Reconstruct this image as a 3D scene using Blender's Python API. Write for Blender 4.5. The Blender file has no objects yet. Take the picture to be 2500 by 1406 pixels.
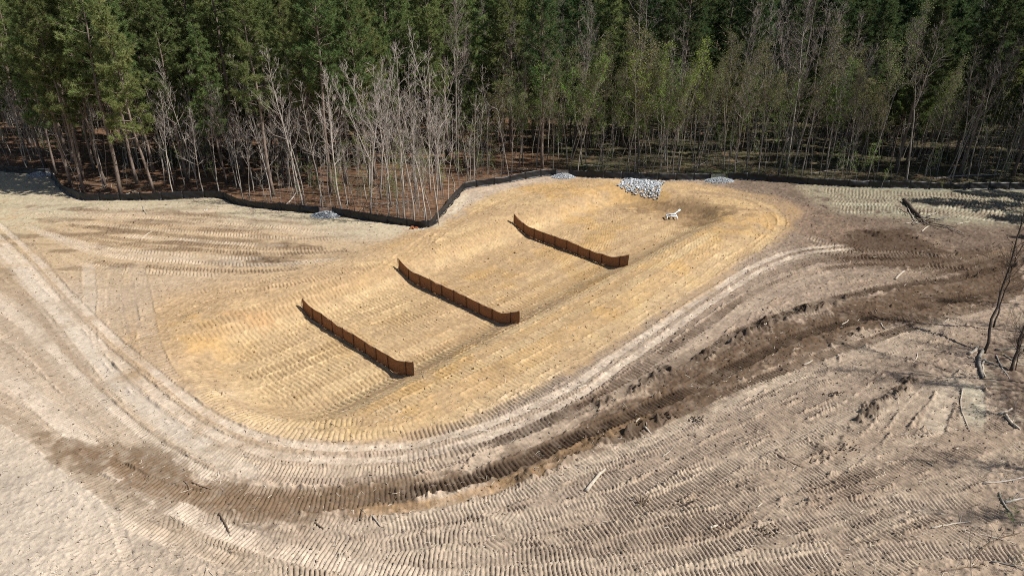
import bpy, math, random, bisect
import numpy as np
from mathutils import Vector, Matrix

# ------------------------------------------------------------------ camera, sky, sun, exposure
scene = bpy.context.scene
COL = scene.collection
CAM_H, PITCH, F_PX = 20.0, math.radians(24.3), 1667.0
cam = bpy.data.cameras.new('camera')
cam.sensor_width = 36.0
cam.lens = 36.0 * F_PX / 2500.0
cam.clip_start, cam.clip_end = 0.2, 4000.0
cam_o = bpy.data.objects.new('camera', cam)
cam_o.location = (0, 0, CAM_H)
cam_o.rotation_euler = (math.pi / 2 - PITCH, 0, 0)
COL.objects.link(cam_o)
scene.camera = cam_o

SUN_EL = math.radians(49)
SUN_DIR = Vector((0.975, -0.22, 0)).normalized()          # horizontal direction towards the sun
world = bpy.data.worlds.new('World')
scene.world = world
world.use_nodes = True
wn = world.node_tree
bg = wn.nodes['Background']
sky = wn.nodes.new('ShaderNodeTexSky')
sky.sky_type = 'NISHITA'
sky.sun_disc = False
sky.sun_elevation = SUN_EL
sky.sun_rotation = math.atan2(SUN_DIR.x, SUN_DIR.y)
wn.links.new(sky.outputs[0], bg.inputs[0])
bg.inputs[1].default_value = 0.06
sun = bpy.data.lights.new('sun', 'SUN')
sun.energy = 5.0
sun.angle = math.radians(0.53)
sun.color = (1.0, 0.955, 0.88)
sun_o = bpy.data.objects.new('sun', sun)
sd = Vector((SUN_DIR.x * math.cos(SUN_EL), SUN_DIR.y * math.cos(SUN_EL), math.sin(SUN_EL)))
sun_o.rotation_euler = sd.to_track_quat('Z', 'Y').to_euler()
sun_o.location = sd * 100
COL.objects.link(sun_o)
vs = scene.view_settings
vs.view_transform = 'Standard'
vs.look = 'None'
vs.exposure = 0.40
vs.gamma = 1.0
vs.use_curve_mapping = False
scene.cycles.max_bounces = 4
scene.cycles.diffuse_bounces = 2
scene.cycles.transparent_max_bounces = 4
scene.cycles.use_denoising = False
scene.cycles.pixel_filter_type = 'BLACKMAN_HARRIS'
scene.cycles.filter_width = 1.0

# ------------------------------------------------------------------ helpers
rng = np.random.default_rng(11)
R = random.Random(5)


def at(x, y, z=0.0):
    """photo pixel -> point of the place at height z"""
    u = (x - 1250) / F_PX
    v = (703 - y) / F_PX
    d = (u, math.cos(PITCH) + v * math.sin(PITCH), -math.sin(PITCH) + v * math.cos(PITCH))
    t = (z - CAM_H) / d[2]
    return np.array((d[0] * t, d[1] * t))


def sstep(a, b, x):
    t = np.clip((x - a) / (b - a), 0, 1)
    return t * t * (3 - 2 * t)


_T = rng.random((64, 256, 256)).astype(np.float32)


def vnoise(x, y, wl, seed):
    x = x / wl + seed * 17.31
    y = y / wl + seed * 9.73
    c, s = math.cos(seed * 1.3), math.sin(seed * 1.3)
    x, y = x * c - y * s, x * s + y * c
    ix = np.floor(x).astype(np.int32)
    iy = np.floor(y).astype(np.int32)
    fx = (x - ix).astype(np.float32)
    fy = (y - iy).astype(np.float32)
    fx = fx * fx * (3 - 2 * fx)
    fy = fy * fy * (3 - 2 * fy)
    T = _T[seed % 64]
    x0, x1, y0, y1 = ix & 255, (ix + 1) & 255, iy & 255, (iy + 1) & 255
    a = T[y0, x0] * (1 - fx) + T[y0, x1] * fx
    b = T[y1, x0] * (1 - fx) + T[y1, x1] * fx
    return (a * (1 - fy) + b * fy) * 2 - 1


def fbm(x, y, wl, seed, octs=3, gain=0.5):
    r = 0
    a = 1.0
    for o in range(octs):
        r = r + a * vnoise(x, y, wl / 2 ** o, seed + o * 5)
        a *= gain
    return r


def poly_sdf(x, y, poly):
    """signed distance to a polygon, negative inside"""
    d = np.full(x.shape, 1e9)
    ins = np.zeros(x.shape, bool)
    n = len(poly)
    for i in range(n):
        ax, ay = poly[i]
        bx, by = poly[(i + 1) % n]
        ex, ey = bx - ax, by - ay
        L = ex * ex + ey * ey + 1e-12
        h = np.clip(((x - ax) * ex + (y - ay) * ey) / L, 0, 1)
        d = np.minimum(d, (x - ax - ex * h) ** 2 + (y - ay - ey * h) ** 2)
        c = (ay > y) != (by > y)
        if ey != 0:
            ins ^= c & (x < ex * (y - ay) / ey + ax)
    d = np.sqrt(d)
    return np.where(ins, -d, d)


def spline(pts, step=0.1):
    P = np.array(pts, float)
    if len(P) == 2:
        P = np.array([P[0], P[0] * .67 + P[1] * .33, P[0] * .33 + P[1] * .67, P[1]])
    Q = np.vstack([2 * P[0] - P[1], P, 2 * P[-1] - P[-2]])
    out = []
    for i in range(1, len(Q) - 2):
        p0, p1, p2, p3 = Q[i - 1:i + 3]
        n = max(2, int(np.linalg.norm(p2 - p1) / step))
        t = np.linspace(0, 1, n, endpoint=False)[:, None]
        out.append(0.5 * (2 * p1 + (p2 - p0) * t + (2 * p0 - 5 * p1 + 4 * p2 - p3) * t ** 2 + (3 * p1 - p0 - 3 * p2 + p3) * t ** 3))
    out.append(P[-1][None])
    C = np.vstack(out)
    s = np.r_[0, np.cumsum(np.linalg.norm(np.diff(C, axis=0), axis=1))]
    n = int(s[-1] / step) + 1
    q = np.linspace(0, s[-1], n)
    return np.c_[np.interp(q, s, C[:, 0]), np.interp(q, s, C[:, 1])]


def px(*pts, z=0.0):
    return [at(x, y, z) for x, y in pts]


# ------------------------------------------------------------------ materials
def mat(name):
    m = bpy.data.materials.new(name)
    m.use_nodes = True
    nt = m.node_tree
    b = nt.nodes['Principled BSDF']
    b.inputs['Specular IOR Level'].default_value = 0.2
    return m, nt, b


def ramp(nt, stops):
    r = nt.nodes.new('ShaderNodeValToRGB')
    e = r.color_ramp.elements
    while len(e) < len(stops):
        e.new(0.5)
    for k, (p, c) in enumerate(stops):
        e[k].position = p
        e[k].color = (*c, 1)
    return r


def noise(nt, scale, detail=4, rough=0.6, coord='Object', stretch=None):
    tc = nt.nodes.new('ShaderNodeTexCoord')
    n = nt.nodes.new('ShaderNodeTexNoise')
    n.inputs['Scale'].default_value = scale
    n.inputs['Detail'].default_value = detail
    n.inputs['Roughness'].default_value = rough
    if stretch:
        mp = nt.nodes.new('ShaderNodeMapping')
        mp.inputs['Scale'].default_value = stretch
        nt.links.new(tc.outputs[coord], mp.inputs[0])
        nt.links.new(mp.outputs[0], n.inputs['Vector'])
    else:
        nt.links.new(tc.outputs[coord], n.inputs['Vector'])
    return n


def noisy_mat(name, c0, c1, scale, rough=0.9, bump=0.3, dist=0.02, coord='Object', stretch=None, rnd=0.0, spec=0.2):
    m, nt, b = mat(name)
    n = noise(nt, scale, 5, 0.65, coord, stretch)
    r = ramp(nt, [(0.3, c0), (0.7, c1)])
    nt.links.new(n.outputs[0], r.inputs[0])
    col = r.outputs[0]
    if rnd:
        oi = nt.nodes.new('ShaderNodeObjectInfo')
        mr = nt.nodes.new('ShaderNodeMapRange')
        mr.inputs[3].default_value = 1 - rnd
        mr.inputs[4].default_value = 1 + rnd
        nt.links.new(oi.outputs['Random'], mr.inputs[0])
        hs = nt.nodes.new('ShaderNodeHueSaturation')
        nt.links.new(mr.outputs[0], hs.inputs['Value'])
        nt.links.new(col, hs.inputs['Color'])
        col = hs.outputs[0]
    nt.links.new(col, b.inputs['Base Color'])
    b.inputs['Roughness'].default_value = rough
    b.inputs['Specular IOR Level'].default_value = spec
    if bump:
        bp = nt.nodes.new('ShaderNodeBump')
        bp.inputs['Strength'].default_value = bump
        bp.inputs['Distance'].default_value = dist
        nt.links.new(n.outputs[0], bp.inputs['Height'])
        nt.links.new(bp.outputs[0], b.inputs['Normal'])
    return m


def ground_mat():
    m, nt, b = mat('soil')
    a = nt.nodes.new('ShaderNodeVertexColor')
    a.layer_name = 'soil'
    n1 = noise(nt, 26.0, 6, 0.75, 'Object')
    n2 = noise(nt, 45.0, 3, 0.6, 'Object')
    mr = nt.nodes.new('ShaderNodeMapRange')
    mr.inputs[1].default_value, mr.inputs[2].default_value = 0.3, 0.7
    mr.inputs[3].default_value, mr.inputs[4].default_value = 0.86, 1.14
    nt.links.new(n1.outputs[0], mr.inputs[0])
    mr2 = nt.nodes.new('ShaderNodeMapRange')
    mr2.inputs[1].default_value, mr2.inputs[2].default_value = 0.3, 0.7
    mr2.inputs[3].default_value, mr2.inputs[4].default_value = 0.9, 1.1
    nt.links.new(n2.outputs[0], mr2.inputs[0])
    mu = nt.nodes.new('ShaderNodeMath')
    mu.operation = 'MULTIPLY'
    nt.links.new(mr.outputs[0], mu.inputs[0])
    nt.links.new(mr2.outputs[0], mu.inputs[1])
    vm = nt.nodes.new('ShaderNodeVectorMath')
    vm.operation = 'SCALE'
    nt.links.new(a.outputs[0], vm.inputs[0])
    n3_ = noise(nt, 22.0, 6, 0.8, 'Object')
    dk = ramp(nt, [(0.32, (0.42, 0.40, 0.38)), (0.43, (1, 1, 1)), (0.60, (1, 1, 1)), (0.70, (1.32, 1.3, 1.28))])
    nt.links.new(n3_.outputs[0], dk.inputs[0])
    vm2 = nt.nodes.new('ShaderNodeVectorMath')
    vm2.operation = 'MULTIPLY'
    nt.links.new(vm.outputs[0], vm2.inputs[0])
    nt.links.new(dk.outputs[0], vm2.inputs[1])
    nt.links.new(mu.outputs[0], vm.inputs['Scale'])
    nt.links.new(vm2.outputs[0], b.inputs['Base Color'])
    b.inputs['Roughness'].default_value = 0.95
    b.inputs['Specular IOR Level'].default_value = 0.1
    bp = nt.nodes.new('ShaderNodeBump')
    bp.inputs['Strength'].default_value = 0.7
    bp.inputs['Distance'].default_value = 0.03
    nt.links.new(n1.outputs[0], bp.inputs['Height'])
    bp2 = nt.nodes.new('ShaderNodeBump')
    bp2.inputs['Strength'].default_value = 0.4
    bp2.inputs['Distance'].default_value = 0.012
    nt.links.new(n2.outputs[0], bp2.inputs['Height'])
    nt.links.new(bp.outputs[0], bp2.inputs['Normal'])
    nt.links.new(bp2.outputs[0], b.inputs['Normal'])
    return m


def leaf_mat(name, c0, c1, c2, transl=0.35, var=0.18):
    m = bpy.data.materials.new(name)
    m.use_nodes = True
    nt = m.node_tree
    nt.nodes.clear()
    out = nt.nodes.new('ShaderNodeOutputMaterial')
    n = noise(nt, 0.9, 3, 0.6, 'Object')
    r = ramp(nt, [(0.25, c0), (0.5, c1), (0.75, c2)])
    nt.links.new(n.outputs[0], r.inputs[0])
    oi = nt.nodes.new('ShaderNodeObjectInfo')
    mr = nt.nodes.new('ShaderNodeMapRange')
    mr.inputs[3].default_value, mr.inputs[4].default_value = 1 - var * 1.3, 1 + var * 1.3
    nt.links.new(oi.outputs['Random'], mr.inputs[0])
    ml = nt.nodes.new('ShaderNodeMath')
    ml.operation = 'MULTIPLY'
    ml.inputs[1].default_value = 7.13
    fr = nt.nodes.new('ShaderNodeMath')
    fr.operation = 'FRACT'
    nt.links.new(oi.outputs['Random'], ml.inputs[0])
    nt.links.new(ml.outputs[0], fr.inputs[0])
    mh = nt.nodes.new('ShaderNodeMapRange')
    mh.inputs[3].default_value, mh.inputs[4].default_value = 0.47, 0.525
    nt.links.new(fr.outputs[0], mh.inputs[0])
    hs = nt.nodes.new('ShaderNodeHueSaturation')
    nt.links.new(mr.outputs[0], hs.inputs['Value'])
    nt.links.new(mh.outputs[0], hs.inputs['Hue'])
    nt.links.new(r.outputs[0], hs.inputs['Color'])
    d = nt.nodes.new('ShaderNodeBsdfDiffuse')
    t = nt.nodes.new('ShaderNodeBsdfTranslucent')
    mx = nt.nodes.new('ShaderNodeMixShader')
    mx.inputs[0].default_value = transl
    nt.links.new(hs.outputs[0], d.inputs[0])
    nt.links.new(hs.outputs[0], t.inputs[0])
    nt.links.new(d.outputs[0], mx.inputs[1])
    nt.links.new(t.outputs[0], mx.inputs[2])
    nt.links.new(mx.outputs[0], out.inputs[0])
    return m


def stone_mat(name, c0, c1, c2):
    m, nt, b = mat(name)
    a = nt.nodes.new('ShaderNodeVertexColor')
    a.layer_name = 'tone'
    r = ramp(nt, [(0.0, c0), (0.55, c1), (1.0, c2)])
    nt.links.new(a.outputs[0], r.inputs[0])
    n = noise(nt, 14, 4, 0.6)
    mr = nt.nodes.new('ShaderNodeMapRange')
    mr.inputs[3].default_value, mr.inputs[4].default_value = 0.75, 1.2
    nt.links.new(n.outputs[0], mr.inputs[0])
    vm = nt.nodes.new('ShaderNodeVectorMath')
    vm.operation = 'SCALE'
    nt.links.new(r.outputs[0], vm.inputs[0])
    nt.links.new(mr.outputs[0], vm.inputs['Scale'])
    nt.links.new(vm.outputs[0], b.inputs['Base Color'])
    b.inputs['Roughness'].default_value = 0.8
    return m


def coir_mat():
    m = bpy.data.materials.new('coir_fabric')
    m.use_nodes = True
    nt = m.node_tree
    nt.nodes.clear()
    out = nt.nodes.new('ShaderNodeOutputMaterial')
    n = noise(nt, 9.0, 8, 0.85, 'Object', (1, 1, 1.6))
    r = ramp(nt, [(0.28, (0.20, 0.098, 0.048)), (0.5, (0.36, 0.188, 0.094)), (0.72, (0.50, 0.29, 0.155))])
    nt.links.new(n.outputs[0], r.inputs[0])
    d = nt.nodes.new('ShaderNodeBsdfDiffuse')
    t = nt.nodes.new('ShaderNodeBsdfTranslucent')
    mx = nt.nodes.new('ShaderNodeMixShader')
    mx.inputs[0].default_value = 0.30
    nt.links.new(r.outputs[0], d.inputs[0])
    nt.links.new(r.outputs[0], t.inputs[0])
    bp = nt.nodes.new('ShaderNodeBump')
    bp.inputs['Strength'].default_value = 0.7
    bp.inputs['Distance'].default_value = 0.03
    nt.links.new(n.outputs[0], bp.inputs['Height'])
    nt.links.new(bp.outputs[0], d.inputs['Normal'])
    nt.links.new(d.outputs[0], mx.inputs[1])
    nt.links.new(t.outputs[0], mx.inputs[2])
    nt.links.new(mx.outputs[0], out.inputs[0])
    return m


M = dict(
    soil=ground_mat(),
    pine_bark=noisy_mat('pine_bark', (0.105, 0.078, 0.062), (0.27, 0.215, 0.18), 6, 0.95, 0.6, 0.03, stretch=(1, 1, 0.35), rnd=0.25),
    pale_bark=noisy_mat('pale_bark', (0.25, 0.225, 0.198), (0.46, 0.415, 0.37), 5, 0.9, 0.3, 0.01, stretch=(1, 1, 0.5), rnd=0.22),
    grey_bark=noisy_mat('grey_bark', (0.15, 0.135, 0.115), (0.33, 0.30, 0.26), 5, 0.9, 0.3, 0.01, stretch=(1, 1, 0.5), rnd=0.3),
    twig=noisy_mat('twig_bark', (0.14, 0.118, 0.10), (0.26, 0.225, 0.195), 4, 0.9, 0, rnd=0.25),
    pale_twig=noisy_mat('pale_twig_bark', (0.235, 0.205, 0.182), (0.40, 0.355, 0.32), 4, 0.9, 0, rnd=0.2),
    dark_bark=noisy_mat('dark_bark', (0.035, 0.027, 0.022), (0.11, 0.085, 0.068), 8, 0.95, 0.5, 0.02, rnd=0.2),
    dead_wood=noisy_mat('weathered_wood', (0.30, 0.25, 0.19), (0.62, 0.55, 0.46), 9, 0.9, 0.4, 0.01, stretch=(1, 1, 0.3), rnd=0.2),
    brown_wood=noisy_mat('brown_wood', (0.09, 0.065, 0.045), (0.23, 0.17, 0.12), 9, 0.95, 0.5, 0.01, rnd=0.25),
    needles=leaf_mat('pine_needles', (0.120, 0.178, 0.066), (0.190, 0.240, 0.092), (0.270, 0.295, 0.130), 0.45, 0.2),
    needles_shaded=leaf_mat('shaded_pine_needles', (0.055, 0.092, 0.040), (0.090, 0.130, 0.055), (0.135, 0.170, 0.075), 0.4, 0.2),  # bluer, darker needles; shade over the right wood is partly in this colour
    cedar=leaf_mat('cedar_leaves', (0.016, 0.034, 0.014), (0.028, 0.052, 0.018), (0.045, 0.072, 0.024), 0.15, 0.1),
    spring=leaf_mat('spring_leaves', (0.12, 0.20, 0.04), (0.19, 0.275, 0.06), (0.27, 0.33, 0.09), 0.4, 0.15),
    bud=leaf_mat('leaf_buds', (0.13, 0.15, 0.055), (0.18, 0.19, 0.08), (0.235, 0.215, 0.11), 0.35, 0.2),
    coir=coir_mat(),
    stake=noisy_mat('dark_steel', (0.03, 0.022, 0.018), (0.075, 0.05, 0.04), 20, 0.7, 0),
    silt=noisy_mat('black_geotextile', (0.004, 0.004, 0.005), (0.011, 0.011, 0.013), 3, 0.5, 0.5, 0.05, spec=0.5),
    pvc=noisy_mat('white_pvc', (0.70, 0.70, 0.69), (0.82, 0.82, 0.81), 6, 0.4, 0, spec=0.5),
    pvc_dark=noisy_mat('grey_rubber', (0.05, 0.05, 0.055), (0.09, 0.09, 0.095), 6, 0.6, 0),
    wire=noisy_mat('galvanised_wire', (0.22, 0.23, 0.24), (0.34, 0.35, 0.36), 10, 0.5, 0, spec=0.5),
    litter_white=noisy_mat('white_plastic', (0.62, 0.62, 0.6), (0.8, 0.8, 0.78), 10, 0.5, 0.3),
    riprap=stone_mat('limestone_riprap', (0.10, 0.115, 0.13), (0.42, 0.45, 0.48), (0.78, 0.80, 0.82)),
    gravel=stone_mat('washed_gravel', (0.18, 0.195, 0.21), (0.33, 0.35, 0.37), (0.55, 0.57, 0.59)),
    redclay=noisy_mat('red_clay', (0.16, 0.055, 0.025), (0.33, 0.13, 0.06), 8, 0.95, 0.8, 0.05),
    clod=noisy_mat('dark_soil', (0.035, 0.025, 0.018), (0.11, 0.08, 0.055), 9, 0.97, 0.9, 0.05),
)


# ------------------------------------------------------------------ objects
def link(name, me, parent=None, m=None):
    o = bpy.data.objects.new(name, me)
    COL.objects.link(o)
    if parent is not None:
        o.parent = parent
    if m is not None and me is not None and not me.materials:
        me.materials.append(M[m])
    return o


def tag(o, label=None, cat=None, group=None, kind=None):
    if label:
        o['label'] = label
    if cat:
        o['category'] = cat
    if group:
        o['group'] = group
    if kind:
        o['kind'] = kind
    return o


def empty(name, loc, rot=(0, 0, 0), sc=1.0):
    o = link(name, None)
    o.location = loc
    o.rotation_euler = rot
    o.scale = (sc, sc, sc)
    o.empty_display_size = 0.2
    return o


class MB:
    """collects shapes into one mesh"""

    def __init__(s):
        s.v, s.f, s.n = [], [], 0

    def add(s, V, F):
        s.v.append(np.asarray(V, np.float32))
        n = s.n
        s.f.extend([tuple(i + n for i in q) for q in F])
        s.n += len(V)

    def tube(s, pts, rad, k=6, cap=True):
        P = np.asarray(pts, float)
        n = len(P)
        rad = np.broadcast_to(np.asarray(rad, float), (n,))
        d = np.gradient(P, axis=0)
        d /= np.linalg.norm(d, axis=1)[:, None] + 1e-9
        ref = np.array((0.0, 0, 1)) if abs(d[:, 2]).mean() < 0.8 else np.array((1.0, 0.1, 0))
        a = np.cross(d, ref)
        a /= np.linalg.norm(a, axis=1)[:, None] + 1e-9
        b = np.cross(d, a)
        th = np.arange(k) * 2 * math.pi / k
        V = (P[:, None] + rad[:, None, None] * (np.cos(th)[None, :, None] * a[:, None] + np.sin(th)[None, :, None] * b[:, None])).reshape(-1, 3)
        F = []
        for i in range(n - 1):
            for j in range(k):
                j2 = (j + 1) % k
                F.append((i * k + j, i * k + j2, i * k + k + j2, i * k + k + j))
        if cap:
            F.append(tuple(range(k - 1, -1, -1)))
            F.append(tuple(range((n - 1) * k, n * k)))
        s.add(V, F)

    def grid(s, G):
        """G: (a,b,3) array"""
        a, b = G.shape[:2]
        F = [(i * b + j, i * b + j + 1, i * b + b + j + 1, i * b + b + j) for i in range(a - 1) for j in range(b - 1)]
        s.add(G.reshape(-1, 3), F)

    def box(s, c, sz, rz=0.0):
        x, y, z = np.array(sz) / 2
        V = np.array([(i, j, k) for i in (-x, x) for j in (-y, y) for k in (-z, z)])
        cs, sn = math.cos(rz), math.sin(rz)
        V = np.c_[V[:, 0] * cs - V[:, 1] * sn, V[:, 0] * sn + V[:, 1] * cs, V[:, 2]] + np.array(c)
        s.add(V, [(0, 1, 3, 2), (4, 6, 7, 5), (0, 4, 5, 1), (2, 3, 7, 6), (0, 2, 6, 4), (1, 5, 7, 3)])

    def mesh(s, name, smooth=False):
        me = bpy.data.meshes.new(name)
        V = np.vstack(s.v) if s.v else np.zeros((0, 3))
        me.from_pydata(V.tolist(), [], s.f)
        if smooth:
            me.polygons.foreach_set('use_smooth', np.ones(len(me.polygons), bool))
        return me

    def build(s, name, m, parent=None, smooth=False):
        return link(name, s.mesh(name, smooth), parent, m)


def tri_mesh(name, V, smooth=False):
    """V: (n,3,3) loose triangles or (n,4,3) loose quads"""
    n, k = V.shape[:2]
    me = bpy.data.meshes.new(name)
    me.vertices.add(n * k)
    me.vertices.foreach_set('co', V.astype(np.float32).ravel())
    me.loops.add(n * k)
    me.loops.foreach_set('vertex_index', np.arange(n * k, dtype=np.int32))
    me.polygons.add(n)
    me.polygons.foreach_set('loop_start', np.arange(0, n * k, k, dtype=np.int32))
    me.update(calc_edges=True)
    return me


# ------------------------------------------------------------------ terrain
BASIN_D = 0.85
_a = (at(868, 842, -BASIN_D) + 0)
b1 = (at(770, 785, -BASIN_D), at(965, 908, -BASIN_D))
b2 = (at(1005, 687, -BASIN_D), at(1222, 790, -BASIN_D))
b3 = (at(1290, 576, -BASIN_D), at(1492, 652, -BASIN_D))
c1, c2, c3 = [(p[0] + p[1]) / 2 for p in (b1, b2, b3)]
AX = (c3 - c1) / np.linalg.norm(c3 - c1)
NX = np.array((AX[1], -AX[0]))


def basin_uv(x, y):
    rx, ry = x - c1[0], y - c1[1]
    return rx * AX[0] + ry * AX[1], rx * NX[0] + ry * NX[1]


def basin_sdf(x, y):
    u, v = basin_uv(x, y)
    r = 2.5
    qx = np.abs(u - 15.4) - (22.0 - r)
    qy = np.abs(v) - (4.75 - r)
    return np.hypot(np.maximum(qx, 0), np.maximum(qy, 0)) + np.minimum(np.maximum(qx, qy), 0) - r


def macro(x, y):
    x = np.asarray(x, float)
    y = np.asarray(y, float)
    s = basin_sdf(x, y)
    z = -BASIN_D * (1 - sstep(-0.3, 2.9, s))
    z = z + 0.22 * np.exp(-((s - 4.0) / 2.0) ** 2)
    z = z + 0.10 * vnoise(x, y, 14.0, 3) + 0.035 * vnoise(x, y, 3.1, 4)
    return z


def gz(x, y):
    return float(macro(np.array([x]), np.array([y]))[0])


FENCE_PX = [(-240, 385), (0, 418), (118, 428), (150, 460), (180, 480), (220, 488), (380, 487), (530, 482), (640, 508), (780, 521), (812, 526), (1000, 552),
            (1048, 553), (1085, 515), (1130, 463), (1230, 447), (1330, 431), (1360, 431), (1388, 431), (1560, 438), (1735, 437),
            (1775, 437), (2050, 455), (2460, 463), (2750, 480)]
FENCE = [at(*p) for p in FENCE_PX]
FOREST = FENCE + [np.array((700., 60.)), np.array((700., 900.)), np.array((-900., 900.)), np.array((-900., 80.))]
RIGHT_WOOD = px((2560, 700), (2480, 800), (2415, 860), (2400, 900), (2415, 960), (2455, 1020), (2520, 1060), (2600, 1180), (2640, 1290), (2640, 1406), (2640, 1600)) \
    + [np.array((19., 5.)), np.array((19., -50.)), np.array((300., -50.)), np.array((300., 46.)), np.array((60., 46.))]
CLAY = px((1930, 505), (1935, 545), (1900, 592), (1780, 668), (1650, 750), (1480, 855), (1330, 935), (1200, 995), (1050, 1058), (900, 1095), (760, 1098), (620, 1070), (480, 1000),
          (365, 910), (285, 840), (285, 775), (390, 722), (550, 688), (760, 655), (900, 620), (980, 575), (1060, 550), (1110, 505), (1180, 470), (1300, 445),
          (1480, 436), (1620, 440), (1760, 455), (1870, 478))

# tessellation: rows get coarser with distance, columns fan out
ys = [-60., -45, -32, -22, -14, -8, -3, 1, 4.5, 7.5, 10, 12, 13.4, 14.4, 15.0]
d = 15.0
while d < 86:
    d += min(0.19, (d * d + 400) / 20 / 683 / 1.75)
    ys.append(d)
st = 0.25
while d < 600:
    d += st
    st *= 1.045
    ys.append(d)
ys = np.array(ys)
NC = 1250
ts = np.linspace(-1, 1, NC)
ext = 1 + 0.02 * (np.cumsum(1.28 ** np.arange(22)))
ts = np.r_[-ext[::-1], ts, ext]
ws = 0.735 * np.maximum(ys, 14) + 6.7
NR, NCC = len(ys), len(ts)
Y = np.repeat(ys[:, None], NCC, 1)
X = ws[:, None] * ts[None]
print('ground verts', NR * NCC)

Z0 = macro(X, Y)
fsd = poly_sdf(X, Y, FOREST) + 0.25 * vnoise(X, Y, 1.5, 6)
rsd = poly_sdf(X, Y, RIGHT_WOOD) + 0.5 * vnoise(X, Y, 1.2, 7) + 0.3 * vnoise(X, Y, .4, 8)
csd = poly_sdf(X, Y, CLAY)
bsd = basin_sdf(X, Y)

n8 = vnoise(X, Y, 8.0, 10)
n3 = vnoise(X, Y, 3.0, 11)
n1 = vnoise(X, Y, 1.0, 12)
n04 = vnoise(X, Y, 0.42, 13)
n02 = vnoise(X, Y, 0.2, 14)
n01 = vnoise(X, Y, 0.11, 15)


def mix3(C, col, w):
    w = w[..., None].astype(np.float32)
    return C * (1 - w) + np.array(col, np.float32) * w


ones = np.ones_like(X)
C = np.ones(X.shape + (3,), np.float32) * np.array((0.295, 0.240, 0.188), np.float32)
left = sstep(6, -22, X + 3.0 * n8 - 0.35 * (Y - 30))
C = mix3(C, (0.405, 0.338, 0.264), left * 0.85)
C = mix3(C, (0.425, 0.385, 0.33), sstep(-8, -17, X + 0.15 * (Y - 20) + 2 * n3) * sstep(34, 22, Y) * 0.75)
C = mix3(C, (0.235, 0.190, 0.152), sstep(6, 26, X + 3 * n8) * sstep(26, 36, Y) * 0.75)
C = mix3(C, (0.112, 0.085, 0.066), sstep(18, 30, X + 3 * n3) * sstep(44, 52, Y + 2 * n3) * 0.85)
C = C * (1 + 0.12 * n3 + (.14 - .05 * left) * n1 + (0.15 - .08 * left) * n04)[..., None]
C = mix3(C, (0.375, 0.292, 0.19), sstep(-4, -12, X + 2 * n3) * sstep(40, 50, Y + 2 * n3) * sstep(3.0, 6, fsd + n3) * .85)
# patches of darker topsoil
C = mix3(C, (0.19, 0.145, 0.105), sstep(0.15, 0.75, n3 * 0.6 + n1 * 0.5 + n04 * 0.25) * sstep(-4, 14, X) * 0.5)
C = mix3(C, (0.15, 0.107, 0.068), sstep(0.0, 0.6, vnoise(X * 0.28, Y * 1.5, 1.2, 20) * 0.9 + n1 * 0.4) * sstep(-6, -20, X) * sstep(42, 50, Y) * 0.7)
# chipped straw and mulch strip along the fence
mul = sstep(-7.0, -1.0, -fsd + 0) * 0
edge_d = fsd
mul = sstep(5.5, 1.5, edge_d + 1.2 * n3 + .8 * n1) * sstep(-1.0, -4.0, X + 4) + sstep(12.5, 7.0, edge_d + 2 * n3) * sstep(28, 34, X + 2 * n3) + \
    sstep(12.0, 6.5, edge_d + 1.2 * n3) * sstep(-40.5, -43, X + n3)
mul = np.clip(mul, 0, 1) * sstep(-0.5, 0.4, n1 * 0.6 + n04 * 0.5 + 0.35)
C = mix3(C, (0.38, 0.355, 0.26), mul * 0.75)
C = mix3(C, (0.185, 0.188, 0.142), mul * sstep(28, 34, X) * 0.85)  # right end darkened: the dim corner's shade is put into the mulch colour
mud_mask = np.zeros_like(X)

# clay
ew = 0.8 + 3.0 * sstep(-6, -17, X)
cw = sstep(1, -1, (csd + 0.9 * n3 + 0.5 * n1 + 0.35 * n04) / ew)
clay = np.ones_like(C) * np.array((0.385, 0.274, 0.158), np.float32)
clay = mix3(clay, (0.45, 0.335, 0.185), sstep(-0.1, 0.7, n3 * .7 + n1 * .4) * 0.7)
clay = mix3(clay, (0.385, 0.245, 0.098), sstep(0.15, 0.75, vnoise(X, Y, 4.3, 21) * .8 + n1 * .4) * 0.65)
clay = mix3(clay, (0.26, 0.175, 0.09), sstep(0.25, 0.9, vnoise(X, Y, 2.6, 22) * .7 + n04 * .3) * 0.35)
clay = mix3(clay, (0.50, 0.38, 0.22), sstep(2.0, -1.0, bsd) * sstep(-3, -12, X) * 0.5)
clay = mix3(clay, (0.33, 0.225, 0.115), sstep(14, 26, X + 3 * n3) * sstep(60, 68, Y + 2 * n3) * .55)
clay = clay * (1 + 0.07 * n1 + 0.09 * n04 + 0.07 * n02)[..., None]
C = C * (1 - cw[..., None]) + clay * cw[..., None]

CH = np.zeros_like(X)         # churned crumbs
D = np.zeros_like(X)          # ruts
PT = np.zeros_like(X)         # cleat pattern
KW = np.ones_like(X)          # weight of loose clods
KW *= 0.95 + 0.65 * cw


def stain_or_shade(poly, col, k, soft=0.6, nz=0.8, zz=0.0):
    poly = px(*poly, z=zz)
    P = np.array(poly)
    j0, j1 = np.searchsorted(ys, (P[:, 1].min() - 2, P[:, 1].max() + 2))
    sl = slice(j0, j1)
    s = poly_sdf(X[sl], Y[sl], poly) + nz * (n3[sl] * .5 + n1[sl] * .6 + n04[sl] * .55 + n02[sl] * .4)
    if isinstance(col, str):
        col = np.array((0.092, 0.064, 0.043)) + np.array((0.065, 0.048, 0.031)) * sstep(2, -12, X[sl])[..., None]
    w = sstep(soft * .6, -soft * .6, s) * np.clip(k * (.86 + .3 * n1[sl] + .4 * n04[sl] + .4 * n02[sl]), 0, 1)
    C[sl] = mix3(C[sl], col, w)
    return sl, w


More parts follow.
